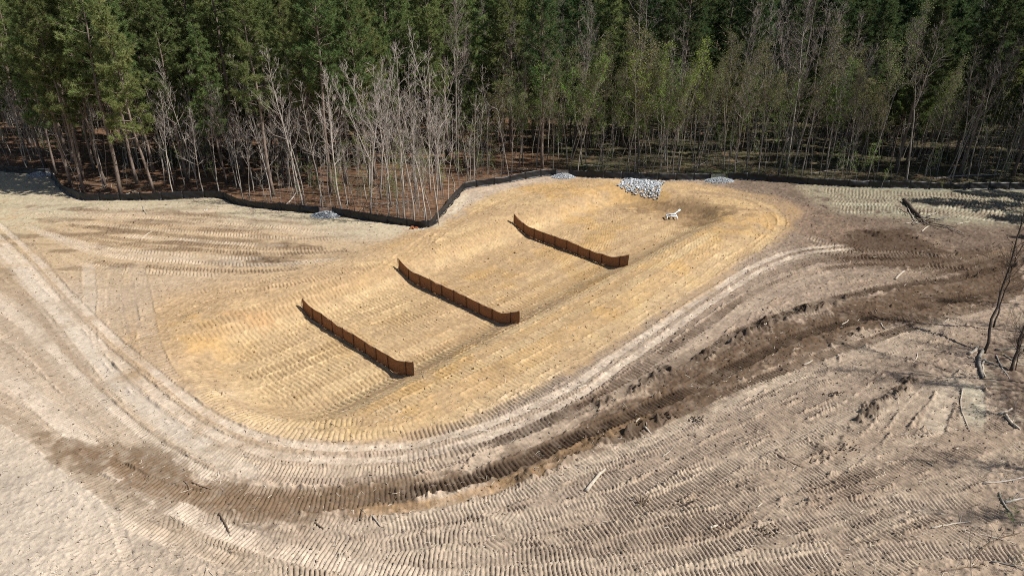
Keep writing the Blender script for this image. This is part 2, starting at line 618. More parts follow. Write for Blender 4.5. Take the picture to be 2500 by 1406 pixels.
def track(pts, hw=0.36, depth=0.035, gd=0.055, pitch=0.178, tone=None, tk=0.0, skew=0.0, berm=0.03, str0=1.0, raw=False, z=0.0, off=0.0):
    P = np.array(pts) if raw else np.array(px(*pts, z=z))
    S = spline(P, 0.1)
    tg = np.gradient(S, axis=0)
    tg /= np.linalg.norm(tg, axis=1)[:, None] + 1e-9
    nm = np.c_[-tg[:, 1], tg[:, 0]]
    if off:
        S = S + nm * off
    L = len(S)
    ss = np.arange(L) * 0.1
    ph0 = R.random() * 10
    sd_ = R.randrange(60)
    mg = hw + 0.3
    for a in range(0, L - 1, 14):
        b = min(a + 15, L)
        q = S[a:b]
        y0, y1 = q[:, 1].min() - mg, q[:, 1].max() + mg
        x0, x1 = q[:, 0].min() - mg, q[:, 0].max() + mg
        j0, j1 = np.searchsorted(ys, (y0, y1))
        if j1 <= j0:
            continue
        w0, w1 = ws[j0], ws[min(j1, NR - 1)]
        t0 = min(x0 / w0, x0 / w1)
        t1 = max(x1 / w0, x1 / w1)
        i0, i1 = np.searchsorted(ts, (t0, t1))
        if i1 <= i0:
            continue
        sl = (slice(j0, j1), slice(i0, i1))
        bx, by = X[sl], Y[sl]
        best = np.full(bx.shape, 1e9)
        idx = np.zeros(bx.shape, int)
        for k in range(a, b):
            dd = (bx - S[k, 0]) ** 2 + (by - S[k, 1]) ** 2
            m = dd < best
            best[m] = dd[m]
            idx[m] = k
        rx, ry = bx - S[idx, 0], by - S[idx, 1]
        al = rx * tg[idx, 0] + ry * tg[idx, 1]
        la = rx * nm[idx, 0] + ry * nm[idx, 1]
        ok = (np.abs(al) <= 0.075) & (np.abs(la) < mg)
        if not ok.any():
            continue
        s = ss[idx] + al
        ed = np.abs(la) + 0.05 * n04[sl] + 0.03 * n02[sl]
        fade = np.clip(np.minimum(s, ss[-1] - s) / 0.8, 0, 1)
        ww = sstep(hw + 0.05, hw - 0.05, ed) * fade * ok
        st_ = np.clip(0.92 + 0.6 * vnoise(s, la * .3, 2.3, sd_) + 0.55 * n1[sl] + .45 * n3[sl] + .3 * n04[sl], 0.0, 1.2) * str0
        s = s + .035 * vnoise(s, la * 2.0, .9, sd_ + 1)
        ph = (s + la * skew + 0.02 * n04[sl] + ph0) / pitch
        c = np.abs(ph - np.floor(ph) - 0.5) * pitch
        sg = np.clip(.028 + (by - 20) * .0012, .028, .052)
        gr = min(1.3 * gd, .10) * (1 + np.clip(by - 27, 0, 30) * .022) * (0.28 - np.exp(-(c / sg) ** 2))
        D[sl] = D[sl] * (1 - ww * .8) - depth * ww
        PT[sl] = PT[sl] * (1 - ww * np.clip(st_, 0, 1)) + ww * gr * st_
        KW[sl] = KW[sl] * (1 - ww * 0.7)
        if berm:
            bw = np.exp(-((np.abs(la) - hw - 0.07) / 0.07) ** 2) * ok * fade * np.clip(0.35 + n1[sl] + .5 * n04[sl], 0, 1.4)
            D[sl] += berm * bw
            KW[sl] = np.minimum(KW[sl] + bw * .8, 2.0)
        if tone is not None:
            w = ww * tk * np.clip(0.8 + 0.5 * n1[sl] + 0.3 * n3[sl] + .2 * n04[sl], 0, 1)
            C[sl] = mix3(C[sl], tone, w)


def interp_curves(A, B, t, n=40):
    A = spline(px(*A), 0.2)
    B = spline(px(*B), 0.2)
    ia = np.linspace(0, len(A) - 1, n).astype(int)
    ib = np.linspace(0, len(B) - 1, n).astype(int)
    return A[ia] * (1 - t) + B[ib] * t


DARK = (0.050, 0.035, 0.024)
BROWN = (0.092, 0.064, 0.043)
PALE = (0.42, 0.365, 0.295)
GREYP = (0.315, 0.268, 0.218)

# soil stains and some painted shade, older than the tracks
stain_or_shade([(70, 1050), (170, 1055), (330, 1100), (500, 1160), (640, 1195), (900, 1190), (1130, 1150), (1400, 1040), (1600, 930), (1800, 835), (1990, 770), (2200, 700), (2480, 650), (2500, 720), (2300, 770),
       (2100, 820), (1900, 900), (1700, 990), (1500, 1080), (1250, 1170), (1000, 1240), (800, 1265), (600, 1262), (420, 1235), (250, 1165), (120, 1120)], 'band', 0.84, 0.7, 0.9)
stain_or_shade([(2080, 560), (2200, 560), (2330, 615), (2500, 610), (2500, 700), (2300, 670), (2150, 650), (2000, 640), (1900, 670), (1890, 640), (2020, 600)], (0.068, 0.047, 0.032), 0.9, 0.7, 1.0)
stain_or_shade([(1700, 730), (1900, 640), (2050, 640), (1950, 720), (1700, 870), (1500, 960), (1300, 1060), (1250, 1040), (1500, 900)], (0.22, 0.175, 0.14), 0.6, 1.0, 1.2)
stain_or_shade([(1640, 470), (1800, 470), (1980, 500), (2110, 560), (2060, 600), (1950, 570), (1890, 500)], (0.21, 0.155, 0.115), 0.6, 1.0, 1.3)
stain_or_shade([(480, 640), (640, 625), (745, 635), (730, 650), (560, 655)], BROWN, 0.8, 0.35, 0.5)
for (x, y, w, h) in [(370, 540, 70, 8), (300, 555, 50, 6), (560, 560, 60, 6), (250, 600, 40, 7), (480, 590, 90, 6), (640, 578, 80, 6), (200, 510, 60, 8), (700, 600, 80, 6), (120, 535, 50, 8), (420, 520, 60, 7), (620, 540, 40, 5)]:
    stain_or_shade([(x - w, y), (x, y - h), (x + w, y + 2), (x, y + h)], (0.125, 0.088, 0.058), 0.75, 0.35, 0.5)
for vv, ww_ in ((4.6, .8), (9.2, .6)):  # brown wheel-path strips that also paint in shade along the bank's foot
    P = [c1 + AX * u + NX * (vv + .4 * math.sin(u * .25)) for u in np.linspace(1, 36, 12)]
    pl = [p + NX * ww_ for p in P] + [p - NX * ww_ for p in P[::-1]]
    s_ = poly_sdf(X, Y, pl) + .5 * (n3 * .6 + n1 * .6 + n04 * .4)
    C = mix3(C, (0.235, 0.155, 0.078), sstep(.4, -.5, s_) * .38)
# cut bank at the basin's far right end, damp brown with its shade painted in
stain_or_shade([(1500, 478), (1600, 480), (1700, 487), (1790, 500), (1810, 525), (1760, 545), (1690, 545), (1640, 515), (1560, 495)], (0.205, 0.132, 0.066), 0.5, 1.1, 2.2)
stain_or_shade([(1690, 500), (1790, 505), (1800, 530), (1720, 540)], (0.15, 0.096, 0.052), 0.5, 1.0, 2.4)
for (x_, y_, w_, h_) in ((1560, 490, 30, 6), (1660, 500, 28, 9), (1730, 512, 34, 10), (1770, 522, 26, 8), (1700, 530, 30, 6), (1620, 487, 24, 5)):
    stain_or_shade([(x_ - w_, y_), (x_, y_ - h_), (x_ + w_, y_ + 2), (x_, y_ + h_)], (0.115, 0.073, 0.04), .6, .5, 1.3)
stain_or_shade([(1060, 545), (1120, 480), (1240, 450), (1340, 436), (1340, 442), (1230, 465), (1150, 500), (1090, 540)], (0.33, 0.29, 0.25), 0.75, 0.5, 1.0)
stain_or_shade([(1110, 480), (1140, 470), (1150, 490), (1110, 520), (1090, 520)], (0.55, 0.49, 0.38), 0.6, 0.4, 0.8)
stain_or_shade([(560, 790), (640, 770), (700, 790), (640, 806)], (0.46, 0.26, 0.11), 0.4, 0.5, 1.0, -0.5)
stain_or_shade([(1130, 1195), (1260, 1160), (1330, 1130), (1330, 1145), (1250, 1180), (1120, 1212)], (0.36, 0.21, 0.07), 0.8, 0.3, 0.4)
stain_or_shade([(1080, 1190), (1220, 1140), (1230, 1160), (1090, 1205)], (0.33, 0.22, 0.10), 0.5, 0.3, 0.4)

# --- all over: old passes
for k in range(26):      # along the right and lower fields
    t = k / 25
    A = [(620, 1300), (900, 1270), (1250, 1190), (1600, 1060), (1900, 930), (2150, 830), (2420, 740)]
    B = [(420, 1500), (900, 1480), (1500, 1470), (2000, 1420), (2300, 1330), (2560, 1220), (2700, 1100)]
    q = interp_curves(A, B, t)
    q = q + rng.normal(0, 0.12, 2)
    a0 = R.uniform(0, .25)
    q = q[int(a0 * 40):int(R.uniform(.75, 1) * 40)]
    track(q, hw=0.38, gd=R.uniform(.065, .09), depth=R.uniform(.01, .04), raw=True, skew=R.uniform(-.25, .25), str0=R.uniform(.9, 1.2), berm=.02,
          tone=R.choice([PALE, GREYP, (0.24, 0.195, 0.155), (0.30, 0.25, 0.20)]), tk=0.45, pitch=R.uniform(.168, .19))
for k in range(11):      # outer ring, between the clay and the brown pass
    t = k / 10
    A = [(2100, 605), (1900, 610), (1780, 680), (1650, 765), (1480, 870), (1330, 950), (1200, 1008), (1050, 1072), (900, 1110), (760, 1115), (620, 1085), (470, 1010), (350, 905)]
    B = [(2330, 640), (2130, 650), (1960, 690), (1760, 790), (1580, 900), (1420, 990), (1280, 1060), (1120, 1125), (930, 1170), (760, 1180), (600, 1160), (400, 1090), (240, 960)]
    q = interp_curves(A, B, t) + rng.normal(0, .1, 2)
    track(q[int(R.uniform(0, .2) * 40):int(R.uniform(.6, .95) * 40)], gd=R.uniform(.045, .065), depth=.02, raw=True, skew=R.uniform(-.15, .15), str0=R.uniform(.7, 1.05),
          tone=R.choice([GREYP, (0.26, 0.215, 0.175), (0.30, 0.25, 0.20)]), tk=.45)
for k in range(12):      # pale left field, faint
    t = k / 11
    A = [(-60, 560), (60, 640), (150, 760), (250, 880), (380, 1000), (520, 1080)]
    B = [(-200, 900), (-60, 980), (80, 1060), (230, 1180), (420, 1300), (650, 1400)]
    q = interp_curves(A, B, t) + rng.normal(0, .2, 2)
    track(q, gd=R.uniform(.03, .05), depth=.015, raw=True, skew=R.uniform(-.2, .2), str0=.9, berm=.02, hw=.45, tone=[PALE, (0.46, 0.41, 0.35), (0.28, 0.228, 0.17), (0.25, 0.2, 0.148)][k % 4], tk=.55)
for k in range(15):      # upper left field, runs left to right
    t = k / 14
    A = [(40, 500), (200, 510), (400, 515), (640, 535), (880, 560)]
    B = [(60, 560), (200, 640), (400, 665), (650, 672), (900, 640)]
    q = interp_curves(A, B, t) + rng.normal(0, .15, 2)
    track(q[int(R.uniform(0, .4) * 40):int(R.uniform(.7, 1) * 40)], gd=R.uniform(.05, .075), depth=.03, raw=True, skew=R.choice([-.5, .5, .3]), str0=1.0, berm=.03, pitch=.28,
          tone=R.choice([PALE, (0.40, 0.335, 0.25), (0.22, 0.165, 0.115), (0.17, 0.125, 0.085)]), tk=.6)
for k in range(10):      # far right strip along the fence
    t = k / 9
    A = [(2000, 462), (2150, 468), (2300, 474), (2560, 485)]
    B = [(2050, 520), (2200, 520), (2350, 530), (2560, 560)]
    q = interp_curves(A, B, t)
    track(q, hw=.42, gd=.085, depth=.03, raw=True, skew=-.4, pitch=.34, tone=R.choice([(0.40, 0.39, 0.31), (0.26, 0.22, 0.17), (0.21, 0.165, 0.13)]), tk=.45)
for k in range(9):       # right field, between the debris pile and the trees
    t = k / 8
    A = [(1960, 560), (2080, 600), (2250, 620), (2420, 640)]
    B = [(2050, 730), (2200, 690), (2350, 650), (2480, 600)]
    track(interp_curves(A, B, t) + rng.normal(0, .2, 2), gd=.08, pitch=.27, depth=.03, raw=True, skew=R.uniform(-.3, .3), tone=R.choice([BROWN, (0.30, 0.25, 0.19), (0.22, 0.17, 0.13)]), tk=.5)

for k in range(34):      # short crossing passes that break up the rows
    cx, cy = R.choice([(R.uniform(1000, 2400), R.uniform(1080, 1390)), (R.uniform(1700, 2350), R.uniform(760, 1000)), (R.uniform(700, 1300), R.uniform(1260, 1390))])
    p0 = at(cx, cy)
    a_ = math.atan2(.55, .83) + R.uniform(-.7, .7) - (.5 if cy > 1200 else 0)
    L_ = R.uniform(2, 6)
    bend = R.uniform(-.06, .06)
    q = [p0 + np.array((math.cos(a_ + bend * i), math.sin(a_ + bend * i))) * L_ * (i - 3) / 3 for i in range(7)]
    track(q, hw=R.uniform(.34, .42), gd=R.uniform(.04, .075), depth=R.uniform(.01, .035), raw=True, skew=R.uniform(-.2, .2), str0=R.uniform(.6, 1.1), berm=.03, tone=R.choice([GREYP, PALE, (0.24, 0.195, 0.155)]), tk=.3, pitch=R.uniform(.165, .2))
# --- inside the basin: straight passes along its length, and round its rim
for k in range(17):
    v = -7.2 + k * 0.88
    u0, u1 = -7 + R.uniform(-1, 1.5), 35 + R.uniform(-3, 1)
    p = [c1 + AX * u + NX * (v + 0.12 * math.sin(u * .3 + k)) for u in np.linspace(u0, u1, 9)]
    track(p, hw=0.40, gd=R.uniform(.05, .068), depth=.006, raw=True, skew=R.uniform(-.12, .12), str0=R.uniform(.75, 1.1), berm=.01, pitch=R.uniform(.27, .31),
          tone=R.choice([(0.50, 0.385, 0.225), (0.31, 0.215, 0.115), (0.40, 0.28, 0.15)]), tk=R.uniform(.15, .45))
for k in range(7):
    v = 7.4 + k * .85
    p = [c1 + AX * u + NX * (v + 0.0035 * (u - 12) ** 2 * -0.6) for u in np.linspace(-6 + k * .5, 34 - k, 10)]
    track(p, hw=.4, gd=R.uniform(.04, .06), depth=.02, raw=True, skew=.1, str0=R.uniform(.7, 1.0), berm=.03, pitch=.26, tone=R.choice([(0.44, 0.30, 0.14), (0.30, 0.21, 0.11), (0.52, 0.41, 0.24)]), tk=.4)
track([(330, 640), (350, 740), (365, 830), (390, 900), (430, 960)], hw=.55, gd=.08, depth=.02, berm=.04, pitch=.34, tone=GREYP, tk=.4)
track([(285, 640), (280, 740), (300, 830)], hw=.5, gd=.06, depth=.02, berm=.03, pitch=.32, tone=(0.25, 0.21, 0.16), tk=.4)
track([(310, 690), (318, 760), (330, 820)], hw=.45, gd=.06, depth=.02, berm=.03, pitch=.32, tone=(0.23, 0.19, 0.15), tk=.4)
track([(60, 590), (130, 680), (190, 760), (250, 840)], hw=.4, gd=.05, depth=.03, pitch=.26, tone=(0.27, 0.22, 0.165), tk=.5)
track([(215, 640), (220, 720), (215, 780)], hw=.4, gd=.012, depth=.02, tone=PALE, tk=.8)
for q in ([(820, 640), (640, 690), (480, 720), (330, 800)], [(860, 660), (700, 700), (560, 725), (420, 790)], [(930, 645), (760, 690), (620, 715)]):
    track(q, gd=.06, depth=.02, berm=.03, str0=.9, pitch=.26)
for q in ([(1090, 560), (1200, 500), (1330, 465), (1480, 455)], [(1120, 540), (1230, 490), (1400, 462)], [(1060, 570), (960, 640), (840, 700)], [(1150, 520), (1040, 600), (900, 680), (780, 715)],
          [(1640, 455), (1780, 475), (1870, 520), (1880, 570), (1760, 650)], [(1700, 460), (1850, 490), (1910, 540), (1840, 620)], [(480, 960), (620, 1040), (760, 1070), (950, 1060), (1100, 1010)],
          [(440, 900), (560, 990), (700, 1040), (900, 1035)]):
    track(q, gd=.05, depth=.03, berm=.05, str0=.85, pitch=.26, tone=R.choice([(0.52, 0.40, 0.22), (0.36, 0.25, 0.13)]), tk=.3)

# --- the clear passes, one by one, older first
stain_or_shade([(70, 1050), (170, 1055), (330, 1100), (500, 1160), (640, 1195), (900, 1190), (1130, 1150), (1400, 1040), (1600, 930), (1800, 835), (1990, 770), (2200, 700), (2480, 650), (2500, 720), (2300, 770),
       (2100, 820), (1900, 900), (1700, 990), (1500, 1080), (1250, 1170), (1000, 1240), (800, 1265), (600, 1262), (420, 1235), (250, 1165), (120, 1120)], 'band', 0.92, 0.7, 0.8)
stain_or_shade([(2090, 562), (2200, 565), (2330, 618), (2480, 620), (2500, 690), (2300, 665), (2150, 645), (2040, 625)], (0.068, 0.047, 0.032), 0.7, 0.7, 1.2)
track([(520, 1188), (640, 1205), (780, 1208), (950, 1190), (1080, 1160)], hw=.4, gd=.05, depth=.04, tone=(0.13, 0.094, 0.062), tk=.6)
track([(230, 900), (330, 1000), (430, 1070), (560, 1125), (700, 1150), (900, 1148), (1050, 1128), (1200, 1080)], gd=.06, depth=.05, tone=(0.45, 0.385, 0.30), tk=.5)
track([(250, 1130), (400, 1195), (560, 1225), (720, 1232), (900, 1220), (1000, 1205)], hw=.42, gd=.07, depth=.06, tone=(0.16, 0.116, 0.076), tk=.5, pitch=.2)
track([(880, 1212), (1000, 1196), (1100, 1178), (1200, 1150), (1300, 1112), (1400, 1068), (1500, 1030), (1650, 962), (1800, 890), (1950, 820), (2100, 782), (2250, 750), (2400, 722), (2560, 690)], hw=.42,
      gd=.095, depth=.08, tone=DARK, tk=.7, berm=.06, pitch=.22)
track([(1180, 1085), (1350, 1020), (1500, 958), (1620, 895), (1760, 830), (1870, 785), (2000, 740), (2170, 703), (2330, 682), (2480, 645)], hw=.42, gd=.085, depth=.07, tone=DARK, tk=.7, berm=.06, pitch=.23)
track([(900, 1128), (1050, 1108), (1150, 1085), (1300, 1020), (1400, 970), (1500, 912), (1700, 776), (1850, 682), (2000, 636), (2150, 618), (2350, 632)], gd=.08, depth=.05, tone=(0.20, 0.155, 0.12), tk=.6, berm=.04, pitch=.24)
track([(1350, 1035), (1500, 940), (1700, 806), (1860, 705), (2020, 655), (2200, 645), (2390, 662)], gd=.08, depth=.05, tone=(0.13, 0.095, 0.068), tk=.7, berm=.04, pitch=.27)
track([(970, 1072), (1100, 1042), (1200, 1004), (1310, 952), (1500, 842), (1640, 750), (1780, 665), (1900, 600)], gd=.075, depth=.04, tone=(0.27, 0.22, 0.175), tk=.5, berm=.04, pitch=.22)
track([(1500, 1085), (1700, 995), (1900, 905), (2100, 838), (2300, 775), (2440, 742)], gd=.085, depth=.05, tone=(0.10, 0.072, 0.05), tk=.7, berm=.05, pitch=.23)
track([(900, 1300), (1000, 1276), (1100, 1252), (1250, 1212), (1350, 1170), (1480, 1112), (1600, 1062), (1720, 1003), (1860, 940), (1980, 905)], gd=.065, depth=.03, tone=PALE, tk=.6, pitch=.17)
track([(1700, 1062), (1850, 992), (1960, 932), (2080, 892), (2190, 832), (2300, 795)], gd=.07, depth=.04, tone=GREYP, tk=.4)
track([(1250, 1262), (1400, 1232), (1550, 1190), (1650, 1132), (1800, 1052), (1950, 990), (2100, 915), (2250, 850)], gd=.08, depth=.04, tone=(0.32, 0.27, 0.22), tk=.4)
track([(900, 1345), (1050, 1312), (1200, 1302), (1350, 1275), (1500, 1252), (1650, 1200), (1800, 1122), (1920, 1062), (2080, 985), (2190, 910)], gd=.085, depth=.04, tone=GREYP, tk=.3)
track([(700, 1310), (850, 1335), (1000, 1365), (1150, 1360), (1330, 1348), (1500, 1325), (1700, 1272), (1900, 1192), (2050, 1120)], gd=.09, depth=.05, tone=GREYP, tk=.4, hw=.42)
track([(1100, 1400), (1400, 1388), (1700, 1342), (1950, 1272), (2200, 1202), (2420, 1150)], gd=.08, depth=.04, hw=.42, tone=GREYP, tk=.3)
track([(1900, 1262), (2050, 1232), (2200, 1222), (2350, 1218), (2420, 1190)], gd=.09, depth=.05, hw=.42)
track([(1500, 1425), (1800, 1395), (2100, 1350), (2300, 1338), (2520, 1352)], gd=.1, depth=.05, hw=.45, tone=(0.40, 0.345, 0.285), tk=.4)
track([(2180, 1078), (2300, 1072), (2420, 1078), (2560, 1100)], gd=.06, depth=.04, hw=.4, skew=.5)
track([(2020, 1150), (2110, 1080), (2190, 1010), (2260, 940), (2320, 890)], gd=.085, depth=.05, hw=.42)
track([(2180, 1060), (2225, 1000), (2290, 930), (2330, 895)], gd=.10, depth=.08, hw=.32, berm=.06)
track([(2270, 1055), (2300, 990), (2335, 915)], gd=.11, depth=.06, hw=.5, tone=(0.44, 0.40, 0.33), tk=.5, berm=.06)
track([(2372, 1050), (2378, 980), (2372, 930)], gd=.07, depth=.03, hw=.5, tone=(0.42, 0.41, 0.33), tk=.7)
track([(270, 1252), (420, 1318), (600, 1382), (760, 1440)], gd=.05, depth=.04, tone=PALE, tk=.4)
track([(420, 1232), (560, 1300), (750, 1360), (960, 1398), (1200, 1420)], gd=.07, depth=.05, tone=(0.50, 0.44, 0.37), tk=.5, hw=.42)
track([(250, 1180), (290, 1290), (330, 1420)], gd=.012, depth=.035, hw=.2, berm=.02)
# smooth tyre runs: pale packed sand
for o in (-.42, .42):
    track([(2080, 602), (1960, 614), (1860, 650), (1740, 722), (1600, 818), (1500, 885), (1420, 942), (1300, 1004), (1150, 1062), (980, 1102), (800, 1112), (640, 1092), (500, 1032), (370, 932), (260, 832), (150, 718),
           (60, 620), (-20, 545)], hw=.24, gd=.006, depth=.06, tone=(0.52, 0.46, 0.385), tk=.62, berm=.03, off=o)
track([(600, 1130), (470, 1075), (350, 990), (240, 880), (150, 770), (80, 690), (0, 600)], hw=.4, gd=.01, depth=.03, tone=(0.50, 0.45, 0.385), tk=.5, berm=.03)
track([(660, 1165), (520, 1120), (400, 1040), (290, 940), (190, 820), (120, 740), (40, 670)], hw=.4, gd=.01, depth=.04, tone=(0.48, 0.43, 0.365), tk=.45, berm=.03)
track([(230, 800), (240, 850), (320, 950), (440, 1050)], hw=.12, gd=.005, depth=.05, berm=.04)
track([(2010, 650), (1860, 720), (1700, 850), (1500, 965), (1330, 1060), (1150, 1125)], hw=.4, gd=.006, depth=.05, tone=(0.34, 0.28, 0.22), tk=.6, berm=.03)
track([(1600, 1010), (1450, 1075), (1300, 1150), (1150, 1205), (1000, 1235), (850, 1250)], hw=.3, gd=.008, depth=.06, tone=(0.30, 0.205, 0.115), tk=.6, berm=.05)
# dark churned edges
for q in ([(2100, 565), (2200, 590), (2290, 625), (2350, 640)], [(1700, 880), (1800, 830), (1900, 770), (2050, 735)], [(2010, 1090), (2100, 1020), (2180, 960), (2250, 900)], [(2300, 640), (2380, 610), (2460, 600)], [(2120, 575), (2220, 600), (2320, 640), (2400, 680)], [(2060, 580), (2150, 572), (2250, 585)],
          [(1560, 930), (1700, 870), (1830, 815), (1950, 765), (2080, 725)], [(1400, 1010), (1520, 960), (1640, 905)], [(1250, 1175), (1400, 1100), (1560, 1040), (1720, 970)], [(2330, 690), (2420, 660), (2500, 650)]):
    P = spline(px(*q), .25)
    for p in P:
        j0, j1 = np.searchsorted(ys, (p[1] - 1.2, p[1] + 1.2))
        i0, i1 = np.searchsorted(ts, ((p[0] - 1.2) / ws[j0], (p[0] + 1.2) / ws[j0]))
        sl = (slice(j0, j1), slice(i0, i1))
        r2 = (X[sl] - p[0]) ** 2 + (Y[sl] - p[1]) ** 2
        w = np.exp(-r2 / .16) * np.clip(.35 + n1[sl] * .7 + n04[sl] * .6, 0, 1)
        KW[sl] = np.minimum(2.0, KW[sl] + w * .4)
        CH[sl] = np.minimum(1.3, CH[sl] + w * .55)
        D[sl] += .03 * w
        C[sl] = mix3(C[sl], DARK, np.clip(w * .45, 0, 1))

C *= (np.array((1.05, 0.99, 0.935), np.float32) * (1 - cw[..., None]) + np.array((1.01, .985, .97), np.float32) * cw[..., None])
# forest floors
fw = sstep(0.3, -0.5, fsd)
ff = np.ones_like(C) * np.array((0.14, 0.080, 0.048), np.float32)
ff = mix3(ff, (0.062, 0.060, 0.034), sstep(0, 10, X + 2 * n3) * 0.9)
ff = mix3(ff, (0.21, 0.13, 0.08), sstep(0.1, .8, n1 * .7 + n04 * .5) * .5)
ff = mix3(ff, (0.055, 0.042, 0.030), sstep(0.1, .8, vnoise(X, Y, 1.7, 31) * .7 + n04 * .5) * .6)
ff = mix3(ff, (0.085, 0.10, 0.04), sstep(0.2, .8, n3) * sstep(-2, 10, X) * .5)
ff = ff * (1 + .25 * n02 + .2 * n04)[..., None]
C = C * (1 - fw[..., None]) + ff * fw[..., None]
rw = sstep(0.4, -0.4, rsd)
rf = np.ones_like(C) * np.array((0.15, 0.108, 0.08), np.float32) * (1 + .3 * n04 + .25 * n02 + .2 * n1)[..., None]
rf = mix3(rf, (0.34, 0.30, 0.22), sstep(0.0, .7, n1 * .6 + n04 * .5) * .45)
C = C * (1 - rw[..., None]) + rf * rw[..., None]
wood = np.maximum(fw, rw)
for A_ in (D, PT):
    A_ *= (1 - wood)
KW = KW * (1 - wood) + 1.1 * wood

cf = cw * (1 - np.clip(KW - 1.9, 0, 1))
cl = cf + (1 - cf) * .8 * left
clod = (0.020 - .018 * cl) * n04 + (0.034 - .028 * cl) * n02 + (0.034 - .019 * cl) * n01
lump = np.clip(vnoise(X, Y, 0.3, 40) * .6 + n02 * .5 - .28, 0, 1)
Z = Z0 + D + PT + CH * (.06 * np.maximum(n02 + .2, 0) + .055 * np.maximum(n01 + .1, 0) + .05 * np.maximum(n04, 0)) + KW * clod + KW * 0.10 * (1 - .97 * cl) * lump * np.clip(.35 + .8 * n1 + .6 * (KW - 1), 0, 1.5)
lowfar = sstep(90, 140, Y)
Z = Z * (1 - lowfar) + Z0 * lowfar * .5
fine = 1 + (0.20 - .10 * cl) * n02 + (.20 - .08 * cl) * n01
C = np.clip(C * fine[..., None], 0.012, 0.85)

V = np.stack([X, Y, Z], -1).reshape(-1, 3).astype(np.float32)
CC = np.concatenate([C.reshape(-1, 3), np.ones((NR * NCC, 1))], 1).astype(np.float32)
ii = (np.arange(NR - 1)[:, None] * NCC + np.arange(NCC - 1)[None]).ravel()
Q = np.stack([ii, ii + 1, ii + NCC + 1, ii + NCC], 1).astype(np.int32)
cls = np.zeros(NR * NCC, np.int8)
cls[(cw > 0.5).ravel()] = 1
cls[(fw > 0.5).ravel()] = 2
cls[(rw > 0.5).ravel()] = 3
qc = cls[Q[:, 0]]
for k, nm_ in enumerate(('cleared_ground', 'clay_basin', 'forest_floor', 'wood_edge_ground')):
    q = Q[qc == k]
    u, inv = np.unique(q.ravel(), return_inverse=True)
    me = bpy.data.meshes.new(nm_)
    me.vertices.add(len(u))
    me.vertices.foreach_set('co', V[u].ravel())
    me.loops.add(q.size)
    me.loops.foreach_set('vertex_index', inv.astype(np.int32).ravel())
    me.polygons.add(len(q))
    me.polygons.foreach_set('loop_start', np.arange(0, q.size, 4, dtype=np.int32))
    me.polygons.foreach_set('use_smooth', np.ones(len(q), bool))
    me.update(calc_edges=True)
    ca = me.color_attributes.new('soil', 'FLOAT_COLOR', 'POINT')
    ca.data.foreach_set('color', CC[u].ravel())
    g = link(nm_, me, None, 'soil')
    tag(g, {0: 'sandy grey cleared ground covered with dozer tracks', 1: 'golden clay floor and banks of the sediment basin',
            2: 'brown leaf littered forest floor behind the silt fence', 3: 'brown littered ground at the right hand wood edge'}[k], kind='structure')


YL, TL = ys.tolist(), ts.tolist()


def cell(x, y):
    j = min(max(bisect.bisect_left(YL, y), 1), NR - 1)
    if YL[j] - y > y - YL[j - 1]:
        j -= 1
    i = min(max(bisect.bisect_left(TL, x / ws[j]), 0), NCC - 1)
    return j, i


def surf(x, y):
    """height of the finished ground"""
    return float(Z[cell(x, y)])


#@@OBJECTS
# ------------------------------------------------------------------ trees: one mesh set per variant, copied per tree
def unit(v):
    return v / (np.linalg.norm(v) + 1e-9)


def bend_path(p0, d0, L, n, rnd, up=0.0, wob=0.15):
    P = [np.array(p0, float)]
    d_ = unit(np.array(d0, float))
    for i in range(n):
        d_ = unit(d_ + np.array((rnd.gauss(0, wob), rnd.gauss(0, wob), rnd.gauss(0, wob) + up)))
        P.append(P[-1] + d_ * L / n)
    return np.array(P)


def along(P, t):
    k = t * (len(P) - 1)
    i = min(int(k), len(P) - 2)
    return P[i] + (P[i + 1] - P[i]) * (k - i), unit(P[i + 1] - P[i])


def tufts(cent, dirs, n, ln, wd, g, cone=0.9):
    """needle bundles: n blades per centre, fanned round its direction"""
    c = np.repeat(cent, n, 0)
    dd = np.repeat(dirs, n, 0) * cone + g.normal(0, 0.62, (len(c), 3))
    dd /= np.linalg.norm(dd, axis=1)[:, None]
    l = ln * g.uniform(0.7, 1.2, (len(c), 1))
    sd_ = np.cross(dd, g.normal(0, 1, (len(c), 3)))
    sd_ /= np.linalg.norm(sd_, axis=1)[:, None] + 1e-9
    w = wd * g.uniform(0.7, 1.3, (len(c), 1))
    base = c + dd * 0.03
    return np.stack([base - sd_ * w * .5, base + sd_ * w * .5, base + dd * l], 1)


def leaves(cent, n, spread, size, g):
    c = np.repeat(cent, n, 0) + g.normal(0, spread, (len(cent) * n, 3))
    a = g.normal(0, 1, c.shape)
    a /= np.linalg.norm(a, axis=1)[:, None]
    b = np.cross(a, g.normal(0, 1, c.shape))
    b /= np.linalg.norm(b, axis=1)[:, None] + 1e-9
    s_ = size * g.uniform(.6, 1.3, (len(c), 1))
    return np.stack([c - a * s_, c + b * s_ * .55, c + a * s_, c - b * s_ * .55], 1)


